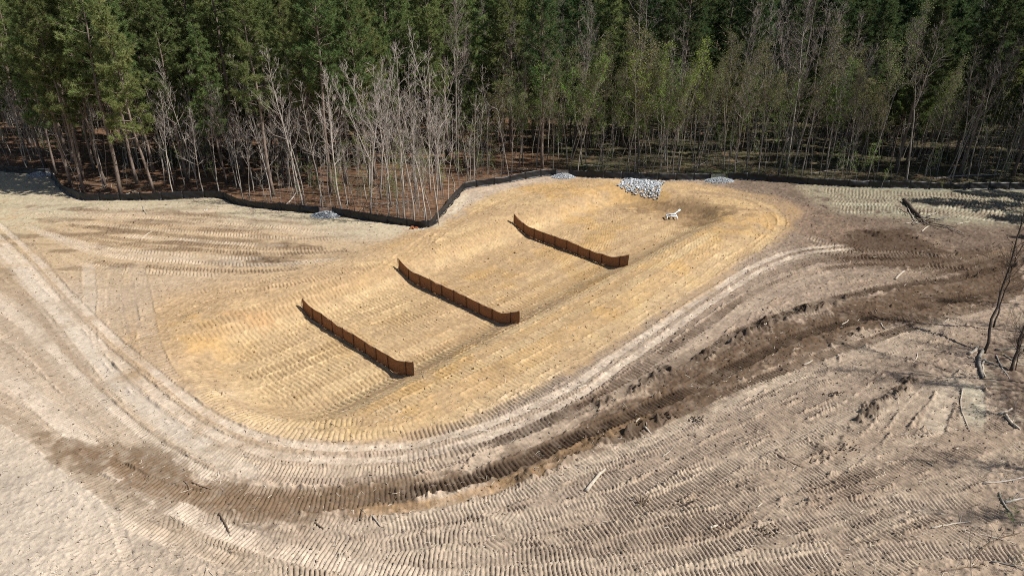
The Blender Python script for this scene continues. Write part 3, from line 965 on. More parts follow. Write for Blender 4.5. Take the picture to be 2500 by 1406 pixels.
def make_pine(seed, h, cb, spread, dens=1.0, needle_n=13, wd=0.05):
    rn = random.Random(seed)
    g = np.random.default_rng(seed)
    T, B = MB(), MB()
    lean = (rn.gauss(0, .015), rn.gauss(0, .015))
    tr = np.array([(lean[0] * z + .10 * math.sin(z * .5 + seed), lean[1] * z + .10 * math.cos(z * .43 + seed), z) for z in np.linspace(-.3, h, 12)])
    r0 = 0.0085 * h
    rr = r0 * (1 - 0.88 * np.linspace(0, 1, 12) ** 1.2)
    rr[0] *= 1.25
    T.tube(tr, rr, 8)
    cents, dirs = [], []
    nb = int(52 * dens)
    for k in range(nb):
        t = (k + rn.random()) / nb
        z = cb + (h - cb) * t
        p, _ = along(tr, (z + .3) / (h + .3))
        az = k * 2.4 + rn.gauss(0, .4)
        prof = (0.55 + 0.45 * math.sin(min(1, t * 2.2) * math.pi / 2)) * (1 - t) ** 0.62
        L = max(.5, spread * prof * rn.uniform(.65, 1.2))
        el = 0.05 + .75 * t + rn.gauss(0, .12)
        P = bend_path(p, (math.cos(az) * math.cos(el), math.sin(az) * math.cos(el), math.sin(el)), L, 5, rn, .07, .13)
        B.tube(P, np.linspace(.035 * (1 - .6 * t) + .008, .008, 6), 4, False)
        m = int(5 + L * 3.4)
        for q in range(m):
            tt = rn.uniform(.28, 1.0)
            pp, dd = along(P, tt)
            sdv = unit(np.array((rn.gauss(0, 1), rn.gauss(0, 1), rn.gauss(.25, .6))) + dd * .9)
            sl_ = rn.uniform(.3, .85) * (1.15 - .5 * tt)
            S_ = bend_path(pp, sdv, sl_, 2, rn, .12, .1)
            B.tube(S_, (.010, .008, .005), 3, False)
            cents += [S_[1], S_[2], S_[2] * .5 + S_[1] * .5]
            dirs += [sdv, sdv, sdv]
        cents.append(P[-1])
        dirs.append(unit(P[-1] - P[-2]))
    for k in range(rn.randrange(8, 15)):       # dead snags below the crown
        z = cb * rn.uniform(.45, 1.0)
        p, _ = along(tr, (z + .3) / (h + .3))
        az = rn.random() * 6.28
        P = bend_path(p, (math.cos(az), math.sin(az), rn.uniform(-.1, .4)), rn.uniform(.5, 2.4), 4, rn, .03, .22)
        B.tube(P, np.linspace(.022, .006, 5), 3, False)
        if rn.random() < .6:
            pp, dd = along(P, .55)
            B.tube(bend_path(pp, unit(dd + np.array((rn.gauss(0, .6), rn.gauss(0, .6), .2))), .6, 2, rn), (.010, .007, .004), 3, False)
    tri = tufts(np.array(cents), np.array(dirs), needle_n, .34, wd, g)
    return [('trunk', T.mesh('pine_trunk', True), 'pine_bark'), ('branches', B.mesh('pine_branches'), 'pine_bark'), ('crown', tri_mesh('pine_needles', tri), 'needles')]


def make_hardwood(seed, h, r0, base, nb, spread, wob=.02, up=.10, leaf=None, leafn=0, fork=0, bark='pale_bark', twigm='pale_twig', twigs=4):
    rn = random.Random(seed)
    g = np.random.default_rng(seed)
    T, B = MB(), MB()
    tips = []

    def stem(p0, d0, L, r, b0, n):
        tr = bend_path(p0, d0, L, 12, rn, .06, wob + .03)
        T.tube(tr, np.maximum(.010, r * (1 - .93 * np.linspace(0, 1, 13) ** .9)), 6)
        for k in range(n):
            t = b0 + (1 - b0) * ((k + rn.random()) / n) ** .9
            t = min(t, .985)
            p, d_ = along(tr, t)
            az = k * 2.4 + rn.gauss(0, .5)
            tt = (t - b0) / (1 - b0)
            Lb = max(.35, spread * (1 - .78 * tt) * rn.uniform(.55, 1.2))
            el = rn.uniform(.45, .85) + .3 * tt
            P = bend_path(p, (math.cos(az) * math.cos(el), math.sin(az) * math.cos(el), math.sin(el)), Lb, 6, rn, up, .15)
            rb = max(.018, r * .48 * (1 - .65 * t))
            B.tube(P, np.linspace(rb, .010, 7), 4, False)
            tips.append(P[-1])
            for q in range(int(3 + Lb * 2.0)):
                pp, dd = along(P, rn.uniform(.25, .97))
                sdv = unit(dd * .8 + np.array((rn.gauss(0, .6), rn.gauss(0, .6), rn.gauss(.25, .4))))
                S_ = bend_path(pp, sdv, Lb * rn.uniform(.22, .5), 3, rn, .10, .16)
                B.tube(S_, (.016, .013, .010, .006), 3, False)
                tips.append(S_[-1])
                for w in range(twigs):
                    p3, d3 = along(S_, rn.uniform(.2, .98))
                    W = bend_path(p3, unit(d3 + np.array((rn.gauss(0, .7), rn.gauss(0, .7), rn.gauss(.2, .5)))), rn.uniform(.2, .55), 2, rn, .08, .15)
                    B.tube(W, (.0085, .007, .0045), 3, False)
                    tips.append(W[-1])
        return tr

    tr = stem((0, 0, -.2), (rn.gauss(0, .03), rn.gauss(0, .03), 1), h, r0, base, nb)
    for f in range(fork):
        p, _ = along(tr, rn.uniform(.25, .5))
        stem(p, (rn.gauss(0, .22), rn.gauss(0, .22), 1), h * rn.uniform(.45, .6), r0 * .55, .3, int(nb * .6))
    out = [('trunk', T.mesh('hardwood_trunk', True), bark), ('branches', B.mesh('hardwood_branches'), twigm)]
    if leaf:
        tp = np.array(tips)
        tp = tp[g.random(len(tp)) < .75]
        out.append(('crown', tri_mesh('hardwood_leaves', leaves(tp, leafn + 2, .16, .070, g)), leaf))
    return out


def make_sapling(seed, h, leaf=None, bark='grey_bark'):
    rn = random.Random(seed)
    g = np.random.default_rng(seed)
    T = MB()
    tr = bend_path((0, 0, -.1), (rn.gauss(0, .08), rn.gauss(0, .08), 1), h, 8, rn, .03, .07)
    T.tube(tr, np.linspace(.008 * h ** .7 + .008, .006, 9), 5)
    tips = []
    for k in range(int(4 + h * 1.6)):
        p, d_ = along(tr, rn.uniform(.3, .98))
        P = bend_path(p, unit(np.array((rn.gauss(0, 1), rn.gauss(0, 1), rn.uniform(.3, 1.4)))), rn.uniform(.25, .22 * h), 4, rn, .08, .2)
        T.tube(P, np.linspace(.010, .005, 5), 3, False)
        tips += [P[-1], P[-2]]
        for q in range(3):
            pp, dd = along(P, rn.uniform(.3, .95))
            W = bend_path(pp, unit(dd + np.array((rn.gauss(0, .6), rn.gauss(0, .6), .2))), rn.uniform(.15, .5), 2, rn)
            T.tube(W, (.0075, .006, .004), 3, False)
            tips.append(W[-1])
    out = [('stem', T.mesh('sapling_stem'), bark)]
    if leaf:
        out.append(('foliage', tri_mesh('sapling_leaves', leaves(np.array(tips), 3, .10, .06, g)), leaf))
    return out


def make_cedar(seed, h, w):
    rn = random.Random(seed)
    g = np.random.default_rng(seed)
    T = MB()
    T.tube([(0, 0, -.2), (.05, 0, h * .5), (0, .04, h)], (.07, .05, .01), 6)
    c, dd = [], []
    for k in range(int(h * 70)):
        z = h * (.12 + .88 * rn.random() ** .9)
        rad = w * (1 - z / h) ** .7 * math.sqrt(rn.random()) + .1
        az = rn.random() * 6.28
        c.append((rad * math.cos(az), rad * math.sin(az), z))
        dd.append((math.cos(az) * .7, math.sin(az) * .7, .6))
    return [('trunk', T.mesh('cedar_trunk'), 'dark_bark'), ('crown', tri_mesh('cedar_foliage', tufts(np.array(c), np.array(dd), 14, .28, .055, g)), 'cedar')]


def plant(parts, name, x, y, sc, rz, lean, label, cat, group, zoff=0.0, sink=True):
    o = empty(name, (x, y, surf(x, y) - .03 + zoff), (lean[0], lean[1], 0), sc)
    o.rotation_mode = 'XYZ'
    o.rotation_euler = (Matrix.Rotation(lean[0], 4, 'X') @ Matrix.Rotation(lean[1], 4, 'Y') @ Matrix.Rotation(rz, 4, 'Z')).to_euler()
    tag(o, label, cat, group)
    for nm_, me, m in parts:
        c_ = link(nm_, me, o, m)
        if m == 'needles' and x > 8 + R.uniform(-8, 8):  # right-hand pines take the copy with shade put into its colour
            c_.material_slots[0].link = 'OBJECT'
            c_.material_slots[0].material = M['needles_shaded']
    return o


PINES = [make_pine(100 + k, hh, cb, sp, dn) for k, (hh, cb, sp, dn) in enumerate([(22, 9, 3.6, 1.2), (20, 7.5, 3.8, 1.2), (24, 11, 3.5, 1.15), (19, 8.5, 3.3, 1.1), (21.5, 7, 4.1, 1.3), (17, 5.5, 3.2, 1.1)])]
BARE = [make_hardwood(200 + k, hh, r, b, nb, sp, fork=fk, twigs=1) for k, (hh, r, b, nb, sp, fk) in enumerate(
    [(15, .10, .40, 20, 3.0, 0), (13, .08, .42, 17, 2.6, 0), (16, .11, .33, 22, 3.3, 1), (11, .065, .45, 14, 2.0, 0), (14, .075, .5, 15, 2.1, 0), (12.5, .08, .36, 15, 2.8, 1)])]
GREYB = [make_hardwood(300 + k, hh, r, b, nb, sp, fork=fk, bark='grey_bark', twigm='twig', twigs=3) for k, (hh, r, b, nb, sp, fk) in enumerate(
    [(17, .10, .45, 26, 2.8, 1), (15, .075, .4, 24, 2.3, 0), (19, .12, .5, 28, 3.0, 1), (13, .06, .42, 20, 2.0, 1)])]
BUDS = [make_hardwood(400 + k, hh, r, b, nb, sp, fork=fk, bark='grey_bark', twigm='twig', leaf=lf, leafn=ln, wob=.035, twigs=3) for k, (hh, r, b, nb, sp, fk, lf, ln) in enumerate(
    [(14.5, .075, .38, 24, 2.4, 1, 'bud', 2), (13, .065, .34, 22, 2.3, 1, 'spring', 2), (15.5, .08, .42, 24, 2.6, 0, 'bud', 2), (11, .055, .36, 18, 2.0, 1, 'spring', 3), (17, .09, .5, 26, 2.7, 1, 'bud', 3)])]
SAPS = [make_sapling(500 + k, hh, lf, bk) for k, (hh, lf, bk) in enumerate(
    [(4.5, None, 'pale_bark'), (6.0, None, 'pale_bark'), (3.2, None, 'grey_bark'), (5.2, 'bud', 'grey_bark'), (7.0, None, 'grey_bark'), (3.8, 'spring', 'grey_bark'), (8.0, None, 'pale_bark'), (6.5, 'bud', 'pale_bark')])]

taken = []


def free(x, y, r):
    for (a, b, q) in taken:
        if (a - x) ** 2 + (b - y) ** 2 < (max(r, q)) ** 2:
            return False
    return True


def in_forest(x, y):
    return float(fsd[cell(x, y)])


def put(parts, name, bx, by, top_y, h, lean=(0, 0), label='', cat='tree', group=None, keep=.7):
    """tree whose foot is at photo pixel bx,by; scaled so that its top reaches photo row top_y"""
    p = at(bx, by)
    zz = CAM_H * 0 + 0
    dist = p[1]
    ang = PITCH - math.atan((703 - top_y) / F_PX)
    hh = CAM_H - dist * math.tan(ang)
    taken.append((p[0], p[1], keep))
    return plant(parts, name, p[0], p[1], hh / h, R.random() * 6.28, lean, label, cat, group)


PH = [22, 20, 24, 19, 21.5, 17]
BH = [15, 13, 16, 11, 14, 12.5]
GH = [17, 15, 19, 13]
UH = [14.5, 13, 15.5, 11, 17]
# --- trees the photo lets you name
put(PINES[2], 'pine_tree', 108, 405, -40, 24, (0, -.02), 'tall leaning pine with bare grey trunk at far left end of the fence', 'pine tree')
put(PINES[1], 'pine_tree', 208, 470, -30, 20, (0, -.02), 'pine just behind the left corner of the black fence', 'pine tree')
put(PINES[0], 'pine_tree', 668, 478, -60, 22, (0, 0), 'pine with long straight bare trunk behind the dip of the left fence', 'pine tree')
put(PINES[4], 'pine_tree', 455, 440, -50, 21.5, (0, 0), 'bushy pine with reddish trunk left of the straight bare pine trunk', 'pine tree')
put(PINES[5], 'pine_tree', 375, 420, -10, 17, (0, -.03), 'shorter pine beside the dark cedar on the left', 'pine tree')
put(PINES[3], 'pine_tree', 255, 455, -20, 19, (0, -.02), 'pine with bright green crown between two leaning left pines', 'pine tree')
put(PINES[0], 'pine_tree', 1325, 412, -90, 22, (.0, .0), 'tall thin crowned pine behind the gravel gap at mid fence', 'pine tree')
put(PINES[1], 'pine_tree', 1060, 400, -70, 20, (0, 0), 'dense green pine above the fence corner', 'pine tree')
put(PINES[4], 'pine_tree', 2190, 400, -30, 21.5, (0, .04), 'wide dark green pine behind the right fence', 'pine tree')
put(PINES[3], 'pine_tree', 2470, 430, -60, 19, (0, .04), 'dark pine cut by the right edge of the photo', 'pine tree')
put(PINES[2], 'pine_tree', 2345, 425, -60, 24, (0, .05), 'leaning pine with tall bare trunk near the right fence end', 'pine tree')
for (bx, by, ty, v, lab) in [
        (742, 497, 165, 1, 'pale bare tree right of the straight pine trunk'), (787, 508, 190, 0, 'pale bare tree above the gravel gap in the left fence'),
        (905, 520, 130, 2, 'wide branching bare tree left of the tallest white tree'), (988, 546, 95, 0, 'tallest white bare tree at the fence point'),
        (972, 540, 170, 4, 'thin white bare tree touching the tallest one'), (1010, 547, 175, 1, 'thin pale bare tree right of the tallest white one'),
        (1040, 538, 205, 2, 'pinkish grey bare tree with bushy top near the fence corner'), (1070, 545, 240, 5, 'forked bare tree closest to the fence corner'),
        (950, 535, 250, 3, 'small pale bare tree between taller white trunks'), (1095, 500, 260, 3, 'short bare tree beside the bend of the fence'),
        (620, 470, 260, 3, 'small pale bare tree left of the straight pine trunk'), (590, 470, 300, 5, 'low branching bare tree behind the left fence'),
        (1120, 440, 190, 4, 'slender bare tree behind the fence bend'), (1190, 415, 150, 1, 'slender bare tree between fence bend and tall thin pine')]:
    put(BARE[v], 'bare_tree', bx, by, ty, BH[v], (R.gauss(0, .012), R.gauss(0, .012)), lab, 'tree', 'pale bare trees at the forest edge', .45)
for (bx, by, ty, v, lab) in [
        (1393, 418, 110, 3, 'thin budding tree just right of the mid fence gravel gap'), (1528, 425, 92, 1, 'green budding tree behind the white riprap'),
        (1548, 428, 70, 0, 'tall pale green budding tree behind the riprap left edge'), (1590, 428, 160, 3, 'curving thin budding tree behind the riprap right edge'),
        (1655, 430, 88, 1, 'bright yellow green budding tree right of the riprap'), (1640, 430, 150, 2, 'multi stemmed budding tree right of the riprap'),
        (1700, 425, 130, 0, 'budding tree left of the right gravel gap'), (1790, 430, 80, 2, 'budding tree behind the right gravel gap'),
        (1850, 432, 110, 4, 'tall budding tree right of the right gravel gap'), (1955, 440, 60, 0, 'slender budding tree at the middle of the right fence'),
        (2115, 445, 0, 4, 'tall yellow green budding tree before the wide dark pine'), (1470, 415, 150, 2, 'thin budding tree left of the riprap')]:
    put(BUDS[v], 'budding_tree', bx, by, ty, UH[v], (R.gauss(0, .015), (bx - 1250) / 60000 + R.gauss(0, .015)), lab, 'tree', 'budding trees behind the right fence', .5)
for (bx, by, ty, v, lab) in [(2318, 455, 110, 0, 'pale leaning bare tree close behind the right fence'), (2012, 440, 130, 1, 'grey bare tree behind the right fence middle'),
                             (2060, 442, 190, 3, 'small grey bare tree right of the fence middle'), (1900, 430, 60, 0, 'grey bare tree with broad hazy crown on the right')]:
    put(GREYB[v], 'bare_tree', bx, by, ty, GH[v], (0, .06 if bx > 2200 else .02), lab, 'tree', 'grey bare trees behind the right fence', .5)
p = at(430, 440)
plant(make_cedar(7, 9.5, 1.7), 'cedar_tree', at(420, 400)[0], at(420, 400)[1], 1.0, 0, (0, 0), 'dark green cedar among the left pines', 'cedar tree', None)
taken.append((*at(420, 400), 1.0))

# --- the rest of the wood
NUM = []


def scatter(n, sets, heights, name, zone, rmin, label, group, cat='tree', smin=.85, smax=1.15, lean=.02, tries=40):
    NUM.append((group, label))
    c_ = 0
    for k in range(n * tries):
        if c_ >= n:
            break
        x, y = zone()
        if in_forest(x, y) > -0.5:
            continue
        if abs(x) > 0.70 * y + 10 and x < 0:
            continue
        if not free(x, y, rmin):
            continue
        taken.append((x, y, rmin))
        v = R.randrange(len(sets))
        plant(sets[v], name, x, y, R.uniform(smin, smax), R.random() * 6.28, (R.gauss(0, lean), R.gauss(0, lean)), label(x, y) if callable(label) else label, cat, group)
        c_ += 1


def number_off(group, base):
    L = [o for o in bpy.data.objects if o.get('group') == group and o.get('label') == base]
    L.sort(key=lambda o: o.location.x / (o.location.y * math.cos(PITCH) + CAM_H * math.sin(PITCH)))
    for k, o in enumerate(L, 1):
        sfx = 'th' if 10 <= k % 100 <= 20 else {1: 'st', 2: 'nd', 3: 'rd'}.get(k % 10, 'th')
        o['label'] = '%s, %d%s from the left' % (base, k, sfx)


def zone(x0, x1, y0, y1):
    return lambda: (R.uniform(x0, x1), y0 + (y1 - y0) * R.random())


# left: pines
scatter(34, PINES, PH, 'pine_tree', zone(-64, -14, 66, 84), 3.0, 'green pine in the front rows of the left forest', 'front pines of the left forest', 'pine tree')
scatter(60, PINES, PH, 'pine_tree', zone(-85, -6, 82, 112), 3.0, 'green pine deeper in the left forest', 'deeper pines of the left forest', 'pine tree', .9, 1.2)
# middle and right: pines stand further back
scatter(34, PINES, PH, 'pine_tree', zone(-6, 60, 86, 102), 3.6, 'green pine standing behind the budding trees on the right', 'pines behind the budding trees', 'pine tree', .85, 1.05)
scatter(60, PINES, PH, 'pine_tree', zone(-6, 95, 102, 128), 3.6, 'dark pine far back on the right', 'far pines of the right forest', 'pine tree', .95, 1.2)
scatter(26, PINES, PH, 'pine_tree', zone(38, 92, 72, 100), 3.2, 'dark pine in the right corner of the forest', 'pines of the right corner', 'pine tree', .9, 1.15, .03)
# bare hardwoods
scatter(18, BARE, BH, 'bare_tree', zone(-22, -5, 58.5, 72), 1.2, 'thin pale bare tree in the thicket behind the fence point', 'pale trees of the thicket', 'tree', .65, 1.05)
scatter(40, BARE, BH, 'bare_tree', zone(-62, -18, 64, 84), 1.6, 'thin pale bare tree under the left pines', 'bare trees under the left pines', 'tree', .55, .9, .05)
scatter(32, GREYB, GH, 'bare_tree', zone(-8, 40, 76, 100), 1.7, 'grey bare tree among the middle and right wood', 'grey bare trees of the middle wood', 'tree', .75, 1.15, .03)
scatter(26, GREYB, GH, 'bare_tree', zone(25, 75, 71, 92), 2.0, 'grey bare tree in the shaded right wood', 'grey bare trees of the right wood', 'tree', .65, 1.0, .05)
scatter(46, BUDS, UH, 'budding_tree', zone(-2, 50, 73.5, 92), 1.6, 'budding tree with thin green leaves in the right wood', 'budding trees of the right wood', 'tree', .65, 1.0, .04)
scatter(8, BUDS, UH, 'budding_tree', zone(-60, -24, 66, 82), 1.6, 'budding tree with thin green leaves under the left pines', 'budding trees under the left pines', 'tree', .5, .75, .05)
# saplings
scatter(64, SAPS, None, 'sapling', zone(-24, -4, 58, 74), .5, 'thin sapling in the thicket behind the fence point', 'saplings of the thicket', 'sapling', .6, 1.2, .06)
scatter(95, SAPS, None, 'sapling', zone(-64, -20, 62, 84), .6, 'thin sapling under the left pines', 'saplings under the left pines', 'sapling', .6, 1.1, .09)
scatter(105, SAPS, None, 'sapling', zone(-5, 62, 70, 86), .6, 'thin sapling behind the right fence', 'saplings behind the right fence', 'sapling', .6, 1.2, .08)

for g0, l0 in NUM:
    if 'sapling' not in l0 and 'far back' not in l0 and 'deeper' not in l0:
        number_off(g0, l0)

# the wood further back and the brush between the trunks: masses nobody could count
def mass(name, pts_, sources, smin, smax, label, cat, tilt=.03):
    """points that carry copies of the source meshes"""
    me = bpy.data.meshes.new(name)
    me.from_pydata([tuple(p) for p in pts_], [], [])
    o = link(name, me)
    tag(o, label, cat, kind='stuff')
    ng = bpy.data.node_groups.new(name, 'GeometryNodeTree')
    ng.interface.new_socket('Geometry', in_out='INPUT', socket_type='NodeSocketGeometry')
    ng.interface.new_socket('Geometry', in_out='OUTPUT', socket_type='NodeSocketGeometry')
    N, Lk = ng.nodes, ng.links
    gi, go = N.new('NodeGroupInput'), N.new('NodeGroupOutput')
    jn = N.new('GeometryNodeJoinGeometry')
    for sset in sources:
        j2 = N.new('GeometryNodeJoinGeometry')
        for src in sset:
            oi = N.new('GeometryNodeObjectInfo')
            oi.inputs['Object'].default_value = src
            Lk.new(oi.outputs['Geometry'], j2.inputs[0])
        g2 = N.new('GeometryNodeGeometryToInstance')
        Lk.new(j2.outputs[0], g2.inputs[0])
        Lk.new(g2.outputs[0], jn.inputs[0])
    ip = N.new('GeometryNodeInstanceOnPoints')
    Lk.new(gi.outputs[0], ip.inputs['Points'])
    Lk.new(jn.outputs[0], ip.inputs['Instance'])
    ip.inputs['Pick Instance'].default_value = True
    ri = N.new('FunctionNodeRandomValue')
    ri.data_type = 'INT'
    ri.inputs[4].default_value, ri.inputs[5].default_value = 0, len(sources) - 1
    Lk.new(ri.outputs[2], ip.inputs['Instance Index'])
    rr_ = N.new('FunctionNodeRandomValue')
    rr_.data_type = 'FLOAT_VECTOR'
    rr_.inputs[0].default_value = (-tilt, -tilt, 0)
    rr_.inputs[1].default_value = (tilt, tilt, 6.28)
    Lk.new(rr_.outputs[0], ip.inputs['Rotation'])
    rs = N.new('FunctionNodeRandomValue')
    rs.data_type = 'FLOAT'
    rs.inputs[2].default_value, rs.inputs[3].default_value = smin, smax
    rs.inputs['Seed'].default_value = 5
    Lk.new(rs.outputs[1], ip.inputs['Scale'])
    Lk.new(ip.outputs[0], go.inputs[0])
    md = o.modifiers.new('scatter', 'NODES')
    md.node_group = ng
    return o


def first_of(me):
    return next(o for o in bpy.data.objects if o.data is me)


def srcs(sets):
    return [[first_of(me) for nm_, me, m in st_] for st_ in sets]


fr_ = np.random.default_rng(77)
far = []
while len(far) < 420:
    y = fr_.uniform(112, 215)
    x = fr_.uniform(-1, 1) * (0.75 * y + 14)
    far.append((x, y, -.3))
mass('far_pine_wood', far, srcs(PINES), .8, 1.1, 'distant mass of pines closing the top of the view', 'wood')
low = []
while len(low) < 480:
    y = fr_.uniform(79, 128)
    x = fr_.uniform(-1, 1) * (0.75 * y + 14)
    if in_forest(x, y) < -10:
        low.append((x, y, -.3))
mass('young_pine_understory', low, srcs([PINES[5], PINES[3], PINES[1]]), .38, .66, 'dark understory of young pines deep in the wood', 'undergrowth')
br = []
while len(br) < 1500:
    y = fr_.uniform(60, 112)
    x = fr_.uniform(-1, 1) * (0.74 * y + 10)
    f_ = in_forest(x, y)
    if f_ < -4 and fr_.random() < min(1, (-f_ - 2) / 12):
        br.append((x, y, surf(x, y) - .05))
mass('undergrowth', br, srcs(SAPS), .6, 1.3, 'tangle of thin bare brush between the trunks', 'undergrowth', .12)

# --- wood at the right edge, mostly outside the frame
for (x, y, v, s_, ln) in [(31.5, 31, 0, .9, .02), (33, 27.5, 3, 1.0, -.03), (36, 33, 1, 1.0, .03), (34, 37, 2, .8, .02), (38, 29, 2, 1.0, 0), (30, 23, 1, .85, -.02), (27, 19.5, 3, .9, .03), (33, 21, 0, 1.0, 0), (40, 40, 1, 1.0, 0), (41, 35, 0, 1.0, .02)]:
    plant(GREYB[v], 'bare_tree', x, y, s_, R.random() * 6.28, (0, ln), 'bare tree just past the right edge of the photo, casting shadow', 'tree', 'bare trees past the right edge')
for (x, y, v, s_) in [(59, 61, 0, 1), (62, 56, 1, 1.05), (58, 69, 2, 1), (64, 64, 3, 1.1), (66, 70, 4, 1), (62, 50, 4, 1), (70, 58, 0, 1), (60, 74, 1, 1.1), (68, 76, 2, 1.1), (58, 45, 2, .9)]:
    plant(PINES[v], 'pine_tree', x, y, s_, R.random() * 6.28, (0, 0), 'pine past the right edge of the photo, shading the corner', 'pine tree', 'pines past the right edge')


def stem_tree(name, path_px, zs, r, label, cat='sapling', side=6, twig=True, m='dark_bark', leafm=None, seed=1):
    """thin tree whose stem passes through given heights"""
    rn = random.Random(seed)
    g = np.random.default_rng(seed)
    foot = np.array(at(*path_px[0]))
    gx = surf(*foot)
    o = empty(name, (foot[0], foot[1], gx))
    tag(o, label, cat)
    pts_ = []
    for (q, z) in zip(path_px, zs):
        w = at(q[0], q[1], z)
        # keep the stem in the plane of its foot: slide along the sight line to the foot's depth
        pts_.append((w[0] - foot[0], (w[1] - foot[1]), z - gx))
    pts_ = np.array(pts_)
    tt = np.linspace(0, 1, 14)
    kk = np.linspace(0, 1, len(pts_))
    P = np.c_[[np.interp(tt, kk, pts_[:, i]) for i in range(3)]].T
    P[1:-1] += g.normal(0, .03, (12, 3))
    T, B = MB(), MB()
    T.tube(P, np.linspace(r, r * .25, 14), side)
    T.build('trunk', m, o, True)
    tips = []
    if twig:
        for k in range(26):
            p_, d_ = along(P, rn.uniform(.35, 1))
            W = bend_path(p_, unit(d_ * .8 + np.array((rn.gauss(0, .7), rn.gauss(0, .7), .3))), rn.uniform(.5, 1.8), 5, rn, .07, .16)
            B = MB()
            B.tube(W, np.linspace(.016, .006, 6), 3, False)
            tips.append(W[-1])
            for q in range(4):
                pp, dd = along(W, rn.uniform(.3, .95))
                W2 = bend_path(pp, unit(dd + np.array((rn.gauss(0, .6), rn.gauss(0, .6), .2))), rn.uniform(.2, .7), 3, rn)
                B.tube(W2, np.linspace(.009, .004, 4), 3, False)
                tips.append(W2[-1])
            B.build('branch', m, o)
    if leafm:
        link('foliage', tri_mesh('leaf_clumps', leaves(np.array(tips), 3, .12, .05, g)), o, leafm)
    return o


stem_tree('leaning_tree', [(2402, 862), (2425, 770), (2455, 680), (2490, 560), (2515, 470)], (0, 1.9, 3.9, 6.6, 8.6), .085, 'dark leaning thin tree at the right edge by the fallen logs', 'tree', seed=3)
stem_tree('leaning_tree', [(2425, 800), (2450, 720), (2475, 640), (2500, 590)], (1.3, 3.0, 4.8, 6.0), .05, 'thinner second stem leaning beside the dark right edge tree', 'tree', seed=4)
stem_tree('leaning_tree', [(2468, 905), (2485, 850), (2505, 780), (2530, 690)], (0, 1.2, 2.7, 4.6), .09, 'dark thick stem at the right edge above the brown litter', 'tree', seed=5)
stem_tree('leaning_tree', [(2480, 905), (2488, 860), (2500, 815)], (0, 1.0, 2.0), .03, 'thin dark stem touching the right edge above the litter', 'tree', seed=6)
# saplings whose tops rise into the lower right corner
for (x, y, h, v, lab) in [(11.6, 16.7, 2.6, 2, 'thin upright sapling stem rising from the bottom right edge'), (12.0, 16.2, 2.4, 0, 'bent sapling left of the upright stem at the bottom right'),
                          (14.8, 16.9, 3.2, 1, 'sapling with forked twigs in the bottom right corner'), (16.3, 17.8, 3.4, 4, 'bare sapling at the far bottom right corner')]:
    plant(SAPS[v], 'sapling', x, y, h / [4.5, 6, 3.2, 5.2, 7, 3.8, 8, 6.5][v], R.random() * 6, (0, .02), lab, 'sapling', None)
for (bx, by, h, v, lab) in [(2492, 1150, 1.2, 5, 'small bright green leafed sapling on the right edge'), (2475, 1300, 1.5, 5, 'green leafed sapling in the lower right corner'),
                            (2440, 880, .9, 5, 'small yellow green shrub beside the dark leaning tree'), (2490, 1000, 1.3, 3, 'sprouting sapling on the brown litter at right'),
                            (2152, 462, 2.4, 5, 'yellow green shrub leaning over the right fence'), (2490, 462, 2.6, 3, 'pale shrub at the right end of the fence'), (2440, 1240, 1.2, 3, 'budding sapling among lower right branches'),
                            (2475, 1050, 1.6, 2, 'bare twiggy sapling on the right edge litter'), (2450, 815, 2.0, 7, 'budding sapling behind the dark leaning tree')]:
    p = at(bx, by)
    plant(SAPS[v], 'sapling', p[0], p[1], h / [4.5, 6, 3.2, 5.2, 7, 3.8, 8, 6.5][v], R.random() * 6, (0, .02), lab, 'sapling', None)

for (bx, by, h, v, lab) in [(2432, 742, 1.3, 0, 'grey twiggy bush left of the leaning tree tops'), (2470, 765, 1.6, 2, 'grey bare bush between the two leaning stems'), (2492, 722, 1.5, 1, 'pale twiggy bush cut by the right edge'),
                            (2458, 800, 1.1, 7, 'yellow budded low bush behind the leaning tree'), (2485, 832, 1.4, 0, 'bare bush behind the thick right edge stem'), (2440, 915, .8, 2, 'small bare bush below the crossing grey log'),
                            (2488, 960, 1.0, 0, 'bare low bush on the brown litter'), (2300, 470, 1.2, 5, 'small green bush at the foot of the right fence'), (2470, 1390, 1.2, 3, 'budding bush in the bottom right corner')]:
    p = at(bx, by)
    plant(SAPS[v], 'bush', p[0], p[1], h / [4.5, 6, 3.2, 5.2, 7, 3.8, 8, 6.5][v], R.random() * 6, (0, .05), lab, 'bush', None)


